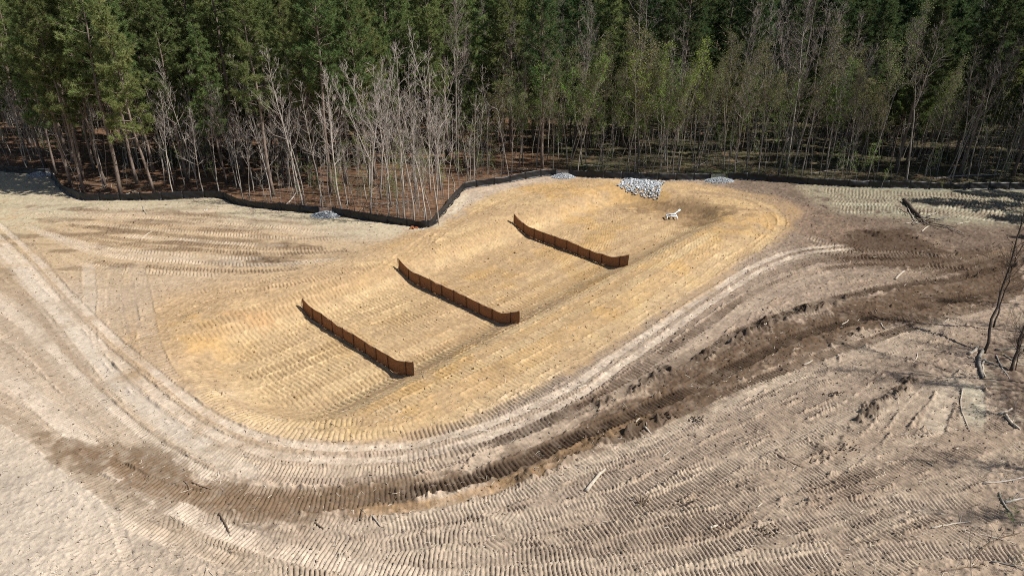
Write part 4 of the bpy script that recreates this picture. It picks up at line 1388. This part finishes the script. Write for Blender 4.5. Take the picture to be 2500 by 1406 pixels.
# ------------------------------------------------------------------ coir baffles in the basin
def baffle(pa, pb, e0, e1, nbay, label, h=0.88, lean=0.0):
    dv = (pb - pa)
    L = np.linalg.norm(dv)
    dv /= L
    nv = np.array((dv[1], -dv[0]))
    if nv[1] > 0:
        nv = -nv
    a = pa - dv * e0
    tot = L + e0 + e1
    o = empty('coir_baffle', (a[0], a[1], gz(*a)))
    tag(o, label, 'baffle', 'coir baffles across the basin')
    edges = np.linspace(0, tot, nbay + 1)
    edges[1:-1] += rng.normal(0, .04, nbay - 1)
    edges[-2] = tot - .62 * tot / nbay
    hs = h + rng.normal(0, .032, nbay + 1)
    org = np.array((a[0], a[1], gz(*a)))
    for k in range(nbay + 1):
        q = a + dv * edges[k]
        z = gz(*q)
        m = MB()
        tl = rng.normal(0, .035, 2)
        qq = q + nv * .035
        m.tube([(qq[0] - org[0], qq[1] - org[1], z - .1 - org[2]), (qq[0] + tl[0] - org[0], qq[1] + tl[1] - org[1], z + hs[k] + .035 - org[2])], .016, 5)
        m.build('stake', 'stake', o)
    for k in range(nbay):
        n = 9
        G = np.zeros((n, 7, 3))
        bow = rng.normal(0, .06)
        sag = abs(rng.normal(.025, .02))
        for i in range(n):
            t = i / (n - 1)
            s_ = edges[k] + (edges[k + 1] - edges[k]) * t
            q = a + dv * s_
            z = gz(*q)
            top = hs[k] * (1 - t) + hs[k + 1] * t - sag * math.sin(math.pi * t)
            for j in range(7):
                w = j / 6
                b = bow * math.sin(math.pi * t) * math.sin(math.pi * w) + .012 * math.sin(s_ * 9 + j * 2.1)
                if j == 0:
                    b += .05 + .04 * math.sin(s_ * 3.1)
                G[i, j] = (q[0] + nv[0] * b - org[0], q[1] + nv[1] * b - org[1], z + top * w - .02 - org[2])
        m = MB()
        m.grid(G)
        pn = m.build('panel', 'coir', o, True)
        sm = pn.modifiers.new('thick', 'SOLIDIFY')
        sm.thickness = .014
        sm.offset = 0
    # top wire
    m = MB()
    m.tube([(a[0] + dv[0] * s_ + nv[0] * .012 - org[0], a[1] + dv[1] * s_ + nv[1] * .012 - org[1], gz(*(a + dv * s_)) + np.interp(s_, edges, hs) + .005 - .03 * abs(math.sin(math.pi * (np.searchsorted(edges, s_) - (np.interp(s_, edges, np.arange(nbay + 1)))))) - org[2])
            for s_ in np.linspace(0, tot, nbay * 4 + 1)], .006, 4)
    m.build('top_wire', 'stake', o)
    return o


baffle(b1[0], b1[1], 1.5, 1.9, 10, 'brown coir baffle nearest the camera, at the left end of the basin')
baffle(b2[0], b2[1], 1.55, 1.8, 10, 'middle brown coir baffle across the basin')
baffle(b3[0], b3[1], 1.95, 1.65, 10, 'farthest brown coir baffle, the one near the white skimmer')


# ------------------------------------------------------------------ black silt fence
def silt_fence(pxs, label, h=0.74):
    P = spline(px(*pxs), .25)
    L = np.r_[0, np.cumsum(np.linalg.norm(np.diff(P, axis=0), axis=1))]
    tot = L[-1]
    n = max(2, round(tot / 2.0))
    edges = np.linspace(0, tot, n + 1)
    f = lambda s_: np.array((np.interp(s_, L, P[:, 0]), np.interp(s_, L, P[:, 1])))
    a = f(0)
    org = np.array((a[0], a[1], gz(*a)))
    o = empty('silt_fence', org)
    tag(o, label, 'fence', 'black silt fence sections')
    hs = h + rng.normal(0, .035, n + 1)
    tl = rng.normal(0, .05, n + 1)
    sd_ = R.randrange(50)
    for k in range(n + 1):
        q = f(edges[k])
        e = 0.05
        dv = unit(f(min(tot, edges[k] + e)) - f(max(0, edges[k] - e)))
        nv = np.array((-dv[1], dv[0]))
        m = MB()
        q2 = q + nv * .04
        m.tube([(q2[0] - org[0], q2[1] - org[1], gz(*q) - .1 - org[2]), (q2[0] + nv[0] * tl[k] - org[0], q2[1] + nv[1] * tl[k] - org[1], gz(*q) + hs[k] + .09 - org[2])], .022, 5)
        m.build('stake', 'stake', o)
    for k in range(n):
        m_ = 12
        G = np.zeros((m_, 8, 3))
        bow = rng.normal(0, .05)
        sag = abs(rng.normal(.05, .03))
        for i in range(m_):
            t = i / (m_ - 1)
            s_ = edges[k] + (edges[k + 1] - edges[k]) * t
            q = f(s_)
            dv = unit(f(min(tot, s_ + .2)) - f(max(0, s_ - .2)))
            nv = np.array((-dv[1], dv[0]))
            z = gz(*q)
            top = hs[k] * (1 - t) + hs[k + 1] * t - sag * math.sin(math.pi * t)
            lt = tl[k] * (1 - t) + tl[k + 1] * t
            for j in range(8):
                w = max(0, (j - 1) / 6)
                b = bow * math.sin(math.pi * t) * math.sin(math.pi * w) + lt * w + .022 * math.sin(s_ * 5.3 + w * 7 + sd_) + .015 * math.sin(s_ * 13 - w * 4)
                if j == 0:
                    b = -.16 - .08 * math.sin(s_ * 2.3 + sd_)
                G[i, j] = (q[0] + nv[0] * b - org[0], q[1] + nv[1] * b - org[1], z + top * w + (.03 if j == 0 else .0) - org[2])
        m = MB()
        m.grid(G)
        pn = m.build('panel', 'silt', o, True)
        sm = pn.modifiers.new('thick', 'SOLIDIFY')
        sm.thickness = .006
    return o


silt_fence([(-150, 395), (-60, 408), (0, 416), (112, 429)], 'black silt fence section at the far left edge')
silt_fence([(126, 430), (150, 461), (180, 480), (220, 488), (380, 487), (530, 482), (575, 496), (640, 508), (780, 521)], 'long wavy black silt fence section under the left pines')
silt_fence([(813, 524), (900, 538), (1000, 551), (1048, 554), (1066, 536), (1085, 515), (1108, 487), (1130, 464), (1150, 458), (1230, 447), (1330, 431), (1361, 430)], 'black silt fence section bending round the white thicket')
silt_fence([(1388, 431), (1470, 436), (1560, 438), (1650, 439), (1735, 437)], 'straight black silt fence section behind the riprap')
silt_fence([(1777, 437), (1900, 444), (2050, 455), (2250, 461), (2460, 463), (2620, 470)], 'long straight black silt fence section on the right')


# ------------------------------------------------------------------ stones
def stone_cloud(pts_, sizes, g, flat=.7):
    """irregular angular stones: jittered octahedra with extra corners"""
    base = np.array([(1, 0, 0), (-1, 0, 0), (0, 1, 0), (0, -1, 0), (0, 0, 1), (0, 0, -1), (.62, .62, .45), (-.62, .62, .4), (-.62, -.62, .45), (.62, -.62, .4)], float)
    F0 = [(4, 0, 6), (4, 6, 2), (6, 0, 2), (4, 2, 7), (4, 7, 1), (7, 2, 1), (4, 1, 8), (4, 8, 3), (8, 1, 3), (4, 3, 9), (4, 9, 0), (9, 3, 0), (5, 2, 0), (5, 1, 2), (5, 3, 1), (5, 0, 3)]
    F0 = np.array(F0)
    n = len(pts_)
    V_ = np.repeat(base[None], n, 0) * (1 + g.normal(0, .17, (n, 10, 1)))
    V_ = V_ * np.stack([g.uniform(.7, 1.25, n), g.uniform(.6, 1.0, n), flat * g.uniform(.7, 1.15, n)], 1)[:, None]
    # random turn
    ax = g.normal(0, 1, (n, 3))
    ax /= np.linalg.norm(ax, axis=1)[:, None]
    an = g.uniform(0, .8, n)
    K = np.zeros((n, 3, 3))
    K[:, 0, 1], K[:, 0, 2], K[:, 1, 0], K[:, 1, 2], K[:, 2, 0], K[:, 2, 1] = -ax[:, 2], ax[:, 1], ax[:, 2], -ax[:, 0], -ax[:, 1], ax[:, 0]
    Rm = np.eye(3)[None] + np.sin(an)[:, None, None] * K + (1 - np.cos(an))[:, None, None] * (K @ K)
    tz = g.uniform(0, 6.28, n)
    Rz = np.zeros((n, 3, 3))
    Rz[:, 0, 0], Rz[:, 0, 1], Rz[:, 1, 0], Rz[:, 1, 1], Rz[:, 2, 2] = np.cos(tz), -np.sin(tz), np.sin(tz), np.cos(tz), 1
    V_ = np.einsum('nij,nvj->nvi', Rm @ Rz, V_) * np.asarray(sizes)[:, None, None] + np.asarray(pts_)[:, None]
    F_ = (F0[None] + 10 * np.arange(n)[:, None, None]).reshape(-1, 3)
    me = bpy.data.meshes.new('stones')
    me.from_pydata(V_.reshape(-1, 3).tolist(), [], F_.tolist())
    ca = me.color_attributes.new('tone', 'FLOAT_COLOR', 'POINT')
    tn = np.clip(g.normal(.56, .27, n), 0, 1)
    ca.data.foreach_set('color', np.repeat(np.c_[tn, tn, tn, np.ones(n)], 10, 0).astype(np.float32).ravel())
    return me


g_ = np.random.default_rng(8)
quad = np.array(px((1507, 458), (1528, 435), (1621, 446), (1608, 477)))
org = quad.mean(0)
ap = empty('riprap_apron', (org[0], org[1], gz(*org)))
tag(ap, 'patch of white angular riprap stones beside the far fence', 'riprap')
pts_, szs = [], []
while len(pts_) < 1000:
    a, b = g_.random(2)
    q = quad[0] * (1 - a) * (1 - b) + quad[1] * (1 - a) * b + quad[2] * a * b + quad[3] * a * (1 - b)
    q = q + g_.normal(0, .08, 2)
    s_ = min(.19, float(g_.lognormal(-2.4, .35)))
    lay = .03 + .07 * g_.random()
    pts_.append((q[0] - org[0], q[1] - org[1], gz(*q) + lay - gz(*org)))
    szs.append(s_)
so = link('stones', stone_cloud(np.array(pts_), np.array(szs), g_), ap, 'riprap')
so['kind'] = 'stuff'

for (bx, by, w, dpt, lab) in [(100, 428, 1.5, .9, 'small grey gravel outlet at the far left fence corner'), (797, 526, 1.5, .9, 'grey gravel outlet in the left fence gap'),
                              (1375, 433, 1.35, .9, 'grey gravel outlet in the middle fence gap'), (1756, 441, 1.6, 1.0, 'grey gravel outlet in the right fence gap')]:
    c_ = at(bx, by)
    ro = empty('stone_outlet', (c_[0], c_[1], gz(*c_)))
    tag(ro, lab, 'gravel outlet', 'gravel outlets in the fence gaps')
    n = 700
    a = g_.uniform(0, 6.28, n)
    r_ = np.sqrt(g_.random(n))
    X_ = np.cos(a) * r_ * w
    Y_ = np.sin(a) * r_ * dpt
    hz = .42 * np.clip(1 - r_ ** 1.4, 0, 1)
    zz = np.array([gz(c_[0] + i, c_[1] + j) - gz(*c_) for i, j in zip(X_, Y_)])
    so = link('gravel', stone_cloud(np.c_[X_, Y_, zz + hz], g_.uniform(.045, .085, n), g_), ro, 'gravel')
    so['kind'] = 'stuff'
    m = MB()      # the heaped core under the stones
    rings = []
    for q in np.linspace(0, 1, 6):
        rings.append([(math.cos(t) * q * w, math.sin(t) * q * dpt, .40 * max(0, 1 - q ** 1.4) - .02 + gz(c_[0] + math.cos(t) * q * w, c_[1] + math.sin(t) * q * dpt) - gz(*c_)) for t in np.linspace(0, 6.283, 19)])
    m.grid(np.array(rings))
    m.build('gravel_core', 'wire', ro, True)
    m = MB()
    yb = dpt * .55
    for xx in np.linspace(-.75, .75, 13):
        m.tube([(xx, yb, 0), (xx, yb, .62)], .007, 3)
    for zz in np.linspace(.1, .62, 7):
        m.tube([(-.75, yb + .01, zz), (.75, yb + .01, zz)], .007, 3)
    m.build('wire_screen', 'wire', ro)
    for xx in (-.78, .78):
        m = MB()
        m.tube([(xx, yb + .02, -.1), (xx, yb + .02, .8)], .03, 5)
        m.build('post', 'stake', ro)

# ------------------------------------------------------------------ white skimmer
sp = at(1639, 533, -BASIN_D)
sk = empty('basin_skimmer', (sp[0], sp[1], gz(*sp) + .03), (0, 0, -.08), .88)
tag(sk, 'white plastic pipe skimmer lying at the far end of the basin', 'skimmer')


def pipe(name, pts, r, m='pvc', k=8, parent=None):
    b = MB()
    b.tube(pts, r, k)
    return b.build(name, m, parent or sk, True)


for xx in (-.52, .52):
    pipe('float_pipe', [(xx, -.42, .30), (xx, .42, .30)], .075)
    for yy in (-.42, .42):
        pipe('elbow', [(xx, yy, .31), (xx, yy * 1.12, .24), (xx, yy * 1.16, .02)], .065)
pipe('cross_pipe', [(-.52, -.36, .36), (.52, -.36, .36)], .07)
pipe('cross_pipe', [(-.52, .36, .36), (.52, .36, .36)], .07)
pipe('cross_pipe', [(-.45, 0, .30), (.45, 0, .30)], .05)
inl = pipe('inlet_pipe', [(.0, -.36, .30), (.0, .36, .26)], .09)
pipe('inlet_screen', [(-.24, .05, .28), (.24, .05, .28)], .12, 'pvc_dark', parent=inl)
arm = pipe('arm', [(.15, .3, .30), (.5, .85, .33), (.85, 1.4, .36)], .06)
pipe('hinge_sleeve', [(.82, 1.36, .36), (1.14, 1.86, .40)], .115, parent=arm)
pipe('barrel_joint', [(1.12, 1.83, .40), (1.24, 2.02, .40)], .09, 'pvc_dark', parent=arm)


# ------------------------------------------------------------------ wood on the ground
def stick_path(p0, p1, rn, n=7, wob=.03, lift=.03):
    p0, p1 = np.array(p0), np.array(p1)
    L = np.linalg.norm(p1 - p0)
    out = []
    nv = np.array((-(p1 - p0)[1], (p1 - p0)[0])) / (L + 1e-9)
    b = rn.gauss(0, wob * 2)
    for i in range(n + 1):
        t = i / n
        q = p0 + (p1 - p0) * t + nv * (b * L * math.sin(math.pi * t) + rn.gauss(0, wob * L * .25))
        out.append(np.array((q[0], q[1], surf(*q) + lift)))
    P = np.array(out)
    z = np.linspace(P[0, 2], P[-1, 2], n + 1)
    P[:, 2] = np.maximum(P[:, 2] * .5 + z * .5, P[:, 2] - lift * .6)
    return P


def log_obj(name, a, b, r, label, cat, m='dead_wood', k=7, twigs=0, seed=0, group=None, lift=None, wob=.02):
    rn = random.Random(seed)
    P = stick_path(at(*a), at(*b), rn, 7, wob, r * .8 if lift is None else lift)
    o_ = P[0].copy()
    mb = MB()
    mb.tube(P - o_, r * np.array([1.15, 1.0, .95, 1, .9, .85, .8, .6])[:len(P)] * np.array([rn.uniform(.9, 1.1) for _ in P]), k)
    e = link(name, mb.mesh(name, True), None, m)
    e.location = o_
    tag(e, label, cat, group)
    for q in range(twigs):
        pp, dd = along(P - o_, rn.uniform(.2, .95))
        mb = MB()
        mb.tube(bend_path(pp, unit(dd + np.array((rn.gauss(0, .8), rn.gauss(0, .8), rn.uniform(.1, .6)))), rn.uniform(.3, 1.0), 4, rn, 0, .2), np.linspace(r * .35, .006, 5), 4)
        mb.build('branch', m, e)
    return e


log_obj('fallen_log', (1432, 1198), (1478, 1142), .085, 'pale barkless log lying on lower middle tracks', 'log', seed=1, wob=.008)
log_obj('wood_plank', (2185, 684), (2207, 665), .085, 'short pale split log in the bend of the right tracks', 'log', seed=2, k=4, wob=.003)
log_obj('broken_stick', (1289, 995), (1318, 993), .04, 'pale stick beside the tracks below the clay edge', 'stick', seed=3)
log_obj('broken_stick', (1410, 946), (1432, 940), .04, 'pale stick at the end of the pale rut', 'stick', seed=4)
log_obj('broken_stick', (1168, 1052), (1200, 1050), .035, 'long pale stick on the inner grey track', 'stick', seed=5)
log_obj('broken_stick', (1552, 1030), (1562, 1018), .04, 'white stick stub on the dark double track', 'stick', seed=6)
log_obj('broken_stick', (1575, 1045), (1590, 1056), .05, 'broken stick beside the dark double track', 'stick', seed=7)
log_obj('broken_stick', (1865, 800), (1882, 788), .04, 'pale stick above the dark brown right track', 'stick', seed=8)
log_obj('broken_stick', (2055, 792), (2072, 780), .04, 'pale curved stick right of the brown tracks', 'stick', seed=9)
log_obj('broken_stick', (2150, 790), (2162, 806), .045, 'pale stick beside a dark clod on the right', 'stick', seed=10)
log_obj('broken_stick', (1962, 888), (1984, 878), .045, 'white peeled stick on the right field tracks', 'stick', seed=11)
log_obj('broken_stick', (2228, 885), (2240, 862), .03, 'forked pale twig near the tree shadows', 'stick', seed=12, twigs=2)
log_obj('broken_stick', (2300, 790), (2320, 778), .03, 'thin pale stick near the right wood edge', 'stick', seed=13)
log_obj('broken_stick', (2250, 568), (2268, 553), .05, 'white stick just below the debris pile', 'stick', seed=14, wob=.006)
log_obj('broken_stick', (2335, 550), (2368, 543), .04, 'long pale stick right of the debris pile', 'stick', seed=15)
log_obj('broken_stick', (1618, 1110), (1635, 1098), .035, 'curved twig on the pale right middle track', 'stick', seed=16, twigs=1)
log_obj('broken_stick', (1735, 1283), (1752, 1279), .05, 'white bark chunk in lower right middle', 'stick', seed=17)
log_obj('broken_stick', (1850, 1232), (1862, 1222), .03, 'twig lying on lower right cleats', 'stick', seed=18)
log_obj('broken_stick', (350, 505), (358, 522), .05, 'pale stick by the left fence', 'stick', seed=19)
log_obj('broken_stick', (345, 585), (372, 563), .04, 'long pale stick in the upper left field', 'stick', seed=20)
log_obj('broken_stick', (250, 985), (300, 965), .025, 'thin straight stick on the pale left sand', 'stick', seed=21)
log_obj('broken_stick', (535, 1255), (560, 1300), .04, 'dark hooked root left of the lower middle', 'root', 'brown_wood', seed=22)
log_obj('broken_stick', (450, 1175), (462, 1205), .03, 'dark bent stick on the lower left brown soil', 'stick', 'brown_wood', seed=23)
log_obj('broken_stick', (470, 1180), (515, 1195), .03, 'dark stick crossing the brown lower left pass', 'stick', 'brown_wood', seed=24)
log_obj('broken_stick', (355, 1180), (365, 1160), .03, 'short dark stub on the lower left brown soil', 'stick', 'brown_wood', seed=25)
log_obj('broken_stick', (910, 1262), (930, 1285), .03, 'pale curled root at the lower middle left', 'root', seed=26)
log_obj('broken_stick', (770, 1275), (790, 1290), .035, 'dark root piece at bottom left middle', 'root', 'brown_wood', seed=27)
log_obj('broken_stick', (880, 1270), (885, 1240), .03, 'dark upright root chip below the brown pass', 'root', 'brown_wood', seed=28)
log_obj('broken_stick', (1890, 1100), (1960, 1135), .035, 'dark branch half buried in the lower right field', 'branch', 'brown_wood', twigs=3, seed=29)
log_obj('broken_stick', (1980, 1125), (1984, 1105), .035, 'short upright stub in the lower right field', 'stick', 'brown_wood', seed=30)
log_obj('broken_stick', (2275, 1285), (2370, 1270), .035, 'long bent pale branch in the lower right corner', 'branch', seed=31, twigs=2)
log_obj('broken_stick', (2350, 1290), (2480, 1325), .025, 'thin pale fallen stem in the lower right corner', 'branch', seed=32)
log_obj('broken_stick', (2350, 950), (2370, 1050), .03, 'thin pale stem lying along the straw track', 'branch', seed=33)
log_obj('fallen_log', (2398, 858), (2400, 925), .10, 'grey log lying straight down from the leaning tree', 'log', 'grey_bark', seed=34)
log_obj('fallen_log', (2404, 880), (2405, 922), .06, 'thin pale log beside the straight grey log', 'log', 'dead_wood', seed=35)
log_obj('fallen_log', (2366, 866), (2386, 848), .09, 'short white log at the foot of the leaning tree', 'log', seed=36)
log_obj('fallen_log', (2430, 855), (2500, 852), .05, 'thin grey log lying across at the right edge', 'log', 'grey_bark', seed=37, twigs=2)
log_obj('broken_stick', (2432, 870), (2465, 925), .035, 'pale branch on the right edge litter', 'branch', 'pale_bark', seed=38, twigs=3)
log_obj('broken_stick', (2450, 868), (2475, 885), .04, 'pale straight stick on the right edge litter', 'stick', 'dead_wood', seed=39)
log_obj('broken_stick', (2455, 1015), (2490, 1050), .07, 'pale broken wood at the lower end of the brown litter', 'log', 'dead_wood', seed=40, twigs=2)
log_obj('broken_stick', (2440, 1010), (2470, 1000), .06, 'pale bark slab at the brown litter bank', 'log', 'dead_wood', seed=41)

for k, (a, b, r, m, tw, lab) in enumerate([((2400, 1180), (2500, 1165), .035, 'pale_bark', 4, 'pale fallen branch on the right edge above the green sapling'), ((2440, 1200), (2475, 1260), .04, 'grey_bark', 4, 'grey forked branch in the lower right tangle'),
                                           ((2380, 1345), (2490, 1300), .03, 'brown_wood', 5, 'brown twiggy branch in the lower right tangle'), ((2420, 1370), (2500, 1390), .03, 'grey_bark', 5, 'grey twiggy branch in the very bottom right corner'),
                                           ((2300, 1395), (2400, 1380), .025, 'brown_wood', 4, 'brown thin branch along the bottom edge at right'), ((2455, 1225), (2500, 1215), .05, 'pale_bark', 2, 'thick pale branch end on the right edge')]):
    log_obj('fallen_branch', a, b, r, lab, 'branch', m, 5, tw, 300 + k)

# stump with roots in the lower middle
p = at(1568, 1228)
st_ = empty('root_stump', (p[0], p[1], surf(*p)))
tag(st_, 'dark root stump with upturned prongs on lower middle tracks', 'stump')
for k, (dx, dy, dz) in enumerate([(-.35, .25, .30), (-.05, .4, .45), (.12, .2, .30), (.42, .35, .38), (.3, -.1, .12), (-.3, -.1, .1)]):
    m = MB()
    m.tube([(0, 0, 0), (dx * .5, dy * .5, dz * .35), (dx, dy, dz)], (.06, .04, .015), 5)
    m.build('root', 'brown_wood', st_, True)

# debris pile on the right: trunk plus branches
dp = at(2235, 530)
for (a, b, r, m, lab, tw) in [((2205, 492), (2252, 545), .17, 'dark_bark', 'thick dark trunk in the right debris pile', 3), ((2215, 505), (2240, 550), .05, 'dead_wood', 'long pale pole beside the dark debris trunk', 0),
                              ((2225, 545), (2245, 555), .05, 'dead_wood', 'pale root end at the foot of the debris trunk', 5), ((2210, 548), (2240, 543), .04, 'dead_wood', 'pale stick jutting left from the debris pile', 2),
                              ((2245, 535), (2300, 545), .06, 'grey_bark', 'grey branch across the debris pile', 7), ((2250, 545), (2330, 560), .05, 'brown_wood', 'long brown branch trailing right from the debris pile', 7),
                              ((2262, 532), (2285, 522), .04, 'dead_wood', 'pale forked branch on top of the debris pile', 4), ((2260, 552), (2300, 562), .05, 'brown_wood', 'brown branch at the lower edge of the debris pile', 5),
                              ((2280, 540), (2320, 535), .035, 'grey_bark', 'grey twiggy branch at the right of the debris pile', 5), ((2235, 540), (2275, 548), .07, 'brown_wood', 'brown limb in the heart of the debris pile', 6), ((2240, 530), (2270, 555), .05, 'grey_bark', 'grey limb crossing the brown debris limb', 6),
                              ((2195, 515), (2215, 528), .04, 'brown_wood', 'short brown branch left of the debris trunk', 4), ((2180, 545), (2205, 540), .035, 'brown_wood', 'brown branch lying left of the debris pile', 3),
                              ((2290, 552), (2350, 575), .04, 'grey_bark', 'thin grey branch at the far right of the debris', 5)]:
    log_obj('debris_branch', a, b, r, lab, 'branch', m, 6, tw, hash(lab[:9]) % 97 if False else len(lab) * 3 + int(a[0]), 'debris pile on the right', lift=r + (.1 if tw > 3 else .02))

# loose lumps of dark soil
gcl = np.random.default_rng(31)


def clods(c, n, rad, label, m='clod', s0=.02, s1=.06):
    p = at(*c)
    o = empty('soil_clods', (p[0], p[1], surf(*p)))
    tag(o, label, 'soil clods')
    n = n * 2 if m == 'clod' else n
    q = gcl.normal(0, rad * .75, (n, 2)) * (1, .6)
    z = [surf(p[0] + a, p[1] + b) - surf(*p) for a, b in q]
    me = stone_cloud(np.c_[q, np.array(z) + .03], gcl.uniform(s0, s1, n), gcl, .8)
    e = link('clods', me, o, m)
    e['kind'] = 'stuff'


clods((2037, 957), 26, .35, 'dark soil clods left of the tree shadows')
clods((1700, 1020), 24, .32, 'dark soil clods on the grey strip below the brown tracks')
clods((2085, 818), 18, .3, 'dark soil clods on the dark right track')
clods((2150, 815), 14, .25, 'dark clods beside the short pale stick on the right')
clods((1660, 1225), 20, .4, 'dark soil patch right of the root stump')
clods((1870, 1290), 30, .4, 'dark crumbly soil in the lower right')
clods((2070, 1090), 22, .4, 'dark clods where two lower right tracks meet')
clods((1010, 557), 7, .3, 'red clay lumps against the black fence point', 'redclay', .10, .22)
clods((1790, 445), 4, .12, 'white litter beside the right gravel outlet', 'litter_white', .05, .1)
clods((1022, 560), 4, .25, 'white scraps beside the red clay lumps', 'litter_white', .04, .07)
clods((500, 512), 3, .1, 'white scrap by the left fence', 'litter_white', .06, .09)

# fallen stems inside the wood
for k, (a, b, r, m, lab) in enumerate([((1110, 480), (1098, 415), .05, 'pale_bark', 'pale dead stem leaning by the fence bend'), ((300, 478), (385, 440), .05, 'grey_bark', 'grey stem lying under the left pines'),
                                       ((430, 478), (525, 470), .05, 'pale_bark', 'pale thin stem lying behind the left fence'), ((700, 498), (722, 470), .06, 'pale_bark', 'pale short stem leaning right of the straight pine'),
                                       ((1420, 405), (1490, 408), .06, 'grey_bark', 'grey stem on the floor behind the mid fence'), ((1690, 410), (1730, 392), .07, 'grey_bark', 'grey stem on the floor left of the right gap'),
                                       ((2280, 436), (2440, 428), .07, 'pale_bark', 'long pale stem lying in the shaded right wood'), ((1980, 425), (2060, 415), .06, 'grey_bark', 'grey fallen stem in the right wood'),
                                       ((1200, 428), (1290, 415), .05, 'pale_bark', 'pale fallen stem behind the fence past the bend'), ((900, 500), (1000, 490), .04, 'pale_bark', 'pale fallen stem in the white thicket')]):
    log_obj('fallen_tree', a, b, r, lab, 'branch', m, 6, 3, 60 + k)

# crumbs of soil lying loose all over
gk = np.random.default_rng(41)
cp, cs_, cc_ = [], [], []
while len(cp) < 17000:
    y = 17.5 + 58 * gk.random() ** 1.25
    x = gk.uniform(-1, 1) * (.70 * y + 6)
    j_, i_ = cell(x, y)
    if fsd[j_, i_] < .6 or rsd[j_, i_] < 0:
        continue
    if gk.random() > .35 + .65 * (.5 + .5 * n3[j_, i_]) * (1.2 if x > 0 else .8) * (.5 if cw[j_, i_] > .5 else 1):
        continue
    r = min(.075, float(gk.lognormal(-3.75, .45))) * (1 + .008 * (y - 18))
    cp.append((x, y, float(Z[j_, i_]) + r * .35))
    cs_.append(r)
    cc_.append(np.clip(C[j_, i_] * gk.uniform(.85 if cw[j_, i_] > .5 else .66, 1.12), .012, .8))
me = stone_cloud(np.array(cp), np.array(cs_), gk, .8)
ca = me.color_attributes.new('soil', 'FLOAT_COLOR', 'POINT')
cc_ = np.c_[np.array(cc_), np.ones(len(cc_))]
ca.data.foreach_set('color', np.repeat(cc_, 10, 0).astype(np.float32).ravel())
o = link('soil_crumbs', me, None, 'soil')
tag(o, 'loose soil crumbs strewn over all the bare ground', 'soil', kind='stuff')

# fine twigs and straw, nobody could count them
gl = np.random.default_rng(99)
mbs = {'dead_wood': MB(), 'brown_wood': MB()}
for k in range(6000):
    y = 17 + 58 * gl.random() ** 1.35
    x = gl.uniform(-1, 1) * (0.74 * y + 6)
    if csd.shape and basin_sdf(np.array(x), np.array(y)) < 1.5:
        continue
    L = gl.uniform(.08, .32) * (1 if gl.random() < .93 else 1.9)
    a = gl.uniform(0, 6.28)
    e = (x + L * math.cos(a), y + L * math.sin(a))
    mm = (x + .5 * L * math.cos(a) + gl.normal(0, .05), y + .5 * L * math.sin(a) + gl.normal(0, .05))
    r = gl.uniform(.006, .014)
    mbs['dead_wood' if gl.random() < .72 else 'brown_wood'].tube([(x, y, surf(x, y) + .015), (*mm, surf(*mm) + .03), (*e, surf(*e) + .02)], (r, r, r * .6), 3, False)
for k_, b in mbs.items():
    o = b.build('twig_litter', k_)
    tag(o, 'pale twig and straw bits strewn over the ground' if k_ == 'dead_wood' else 'dark twig and root bits strewn over the ground', 'twigs', kind='stuff')
# needle and branch litter on the forest floor
fl = {'dead_wood': MB(), 'brown_wood': MB()}
for k in range(4200):
    y = 57 + 38 * gl.random()
    x = gl.uniform(-1, 1) * (0.72 * y + 8)
    if in_forest(x, y) > -.4:
        continue
    L = gl.uniform(.2, 1.1)
    a = gl.uniform(0, 6.28)
    e = (x + L * math.cos(a), y + L * math.sin(a))
    r = gl.uniform(.008, .02)
    fl['dead_wood' if gl.random() < .3 else 'brown_wood'].tube([(x, y, surf(x, y) + .02), (*e, surf(*e) + gl.uniform(.02, .25))], (r, r * .6), 3, False)
for k_, b in fl.items():
    o = b.build('branch_litter', k_)
    tag(o, 'pale fallen twigs covering the forest floor' if k_ == 'dead_wood' else 'brown fallen twigs and leaves covering the forest floor', 'twigs', kind='stuff')
print('objects', len(bpy.data.objects))
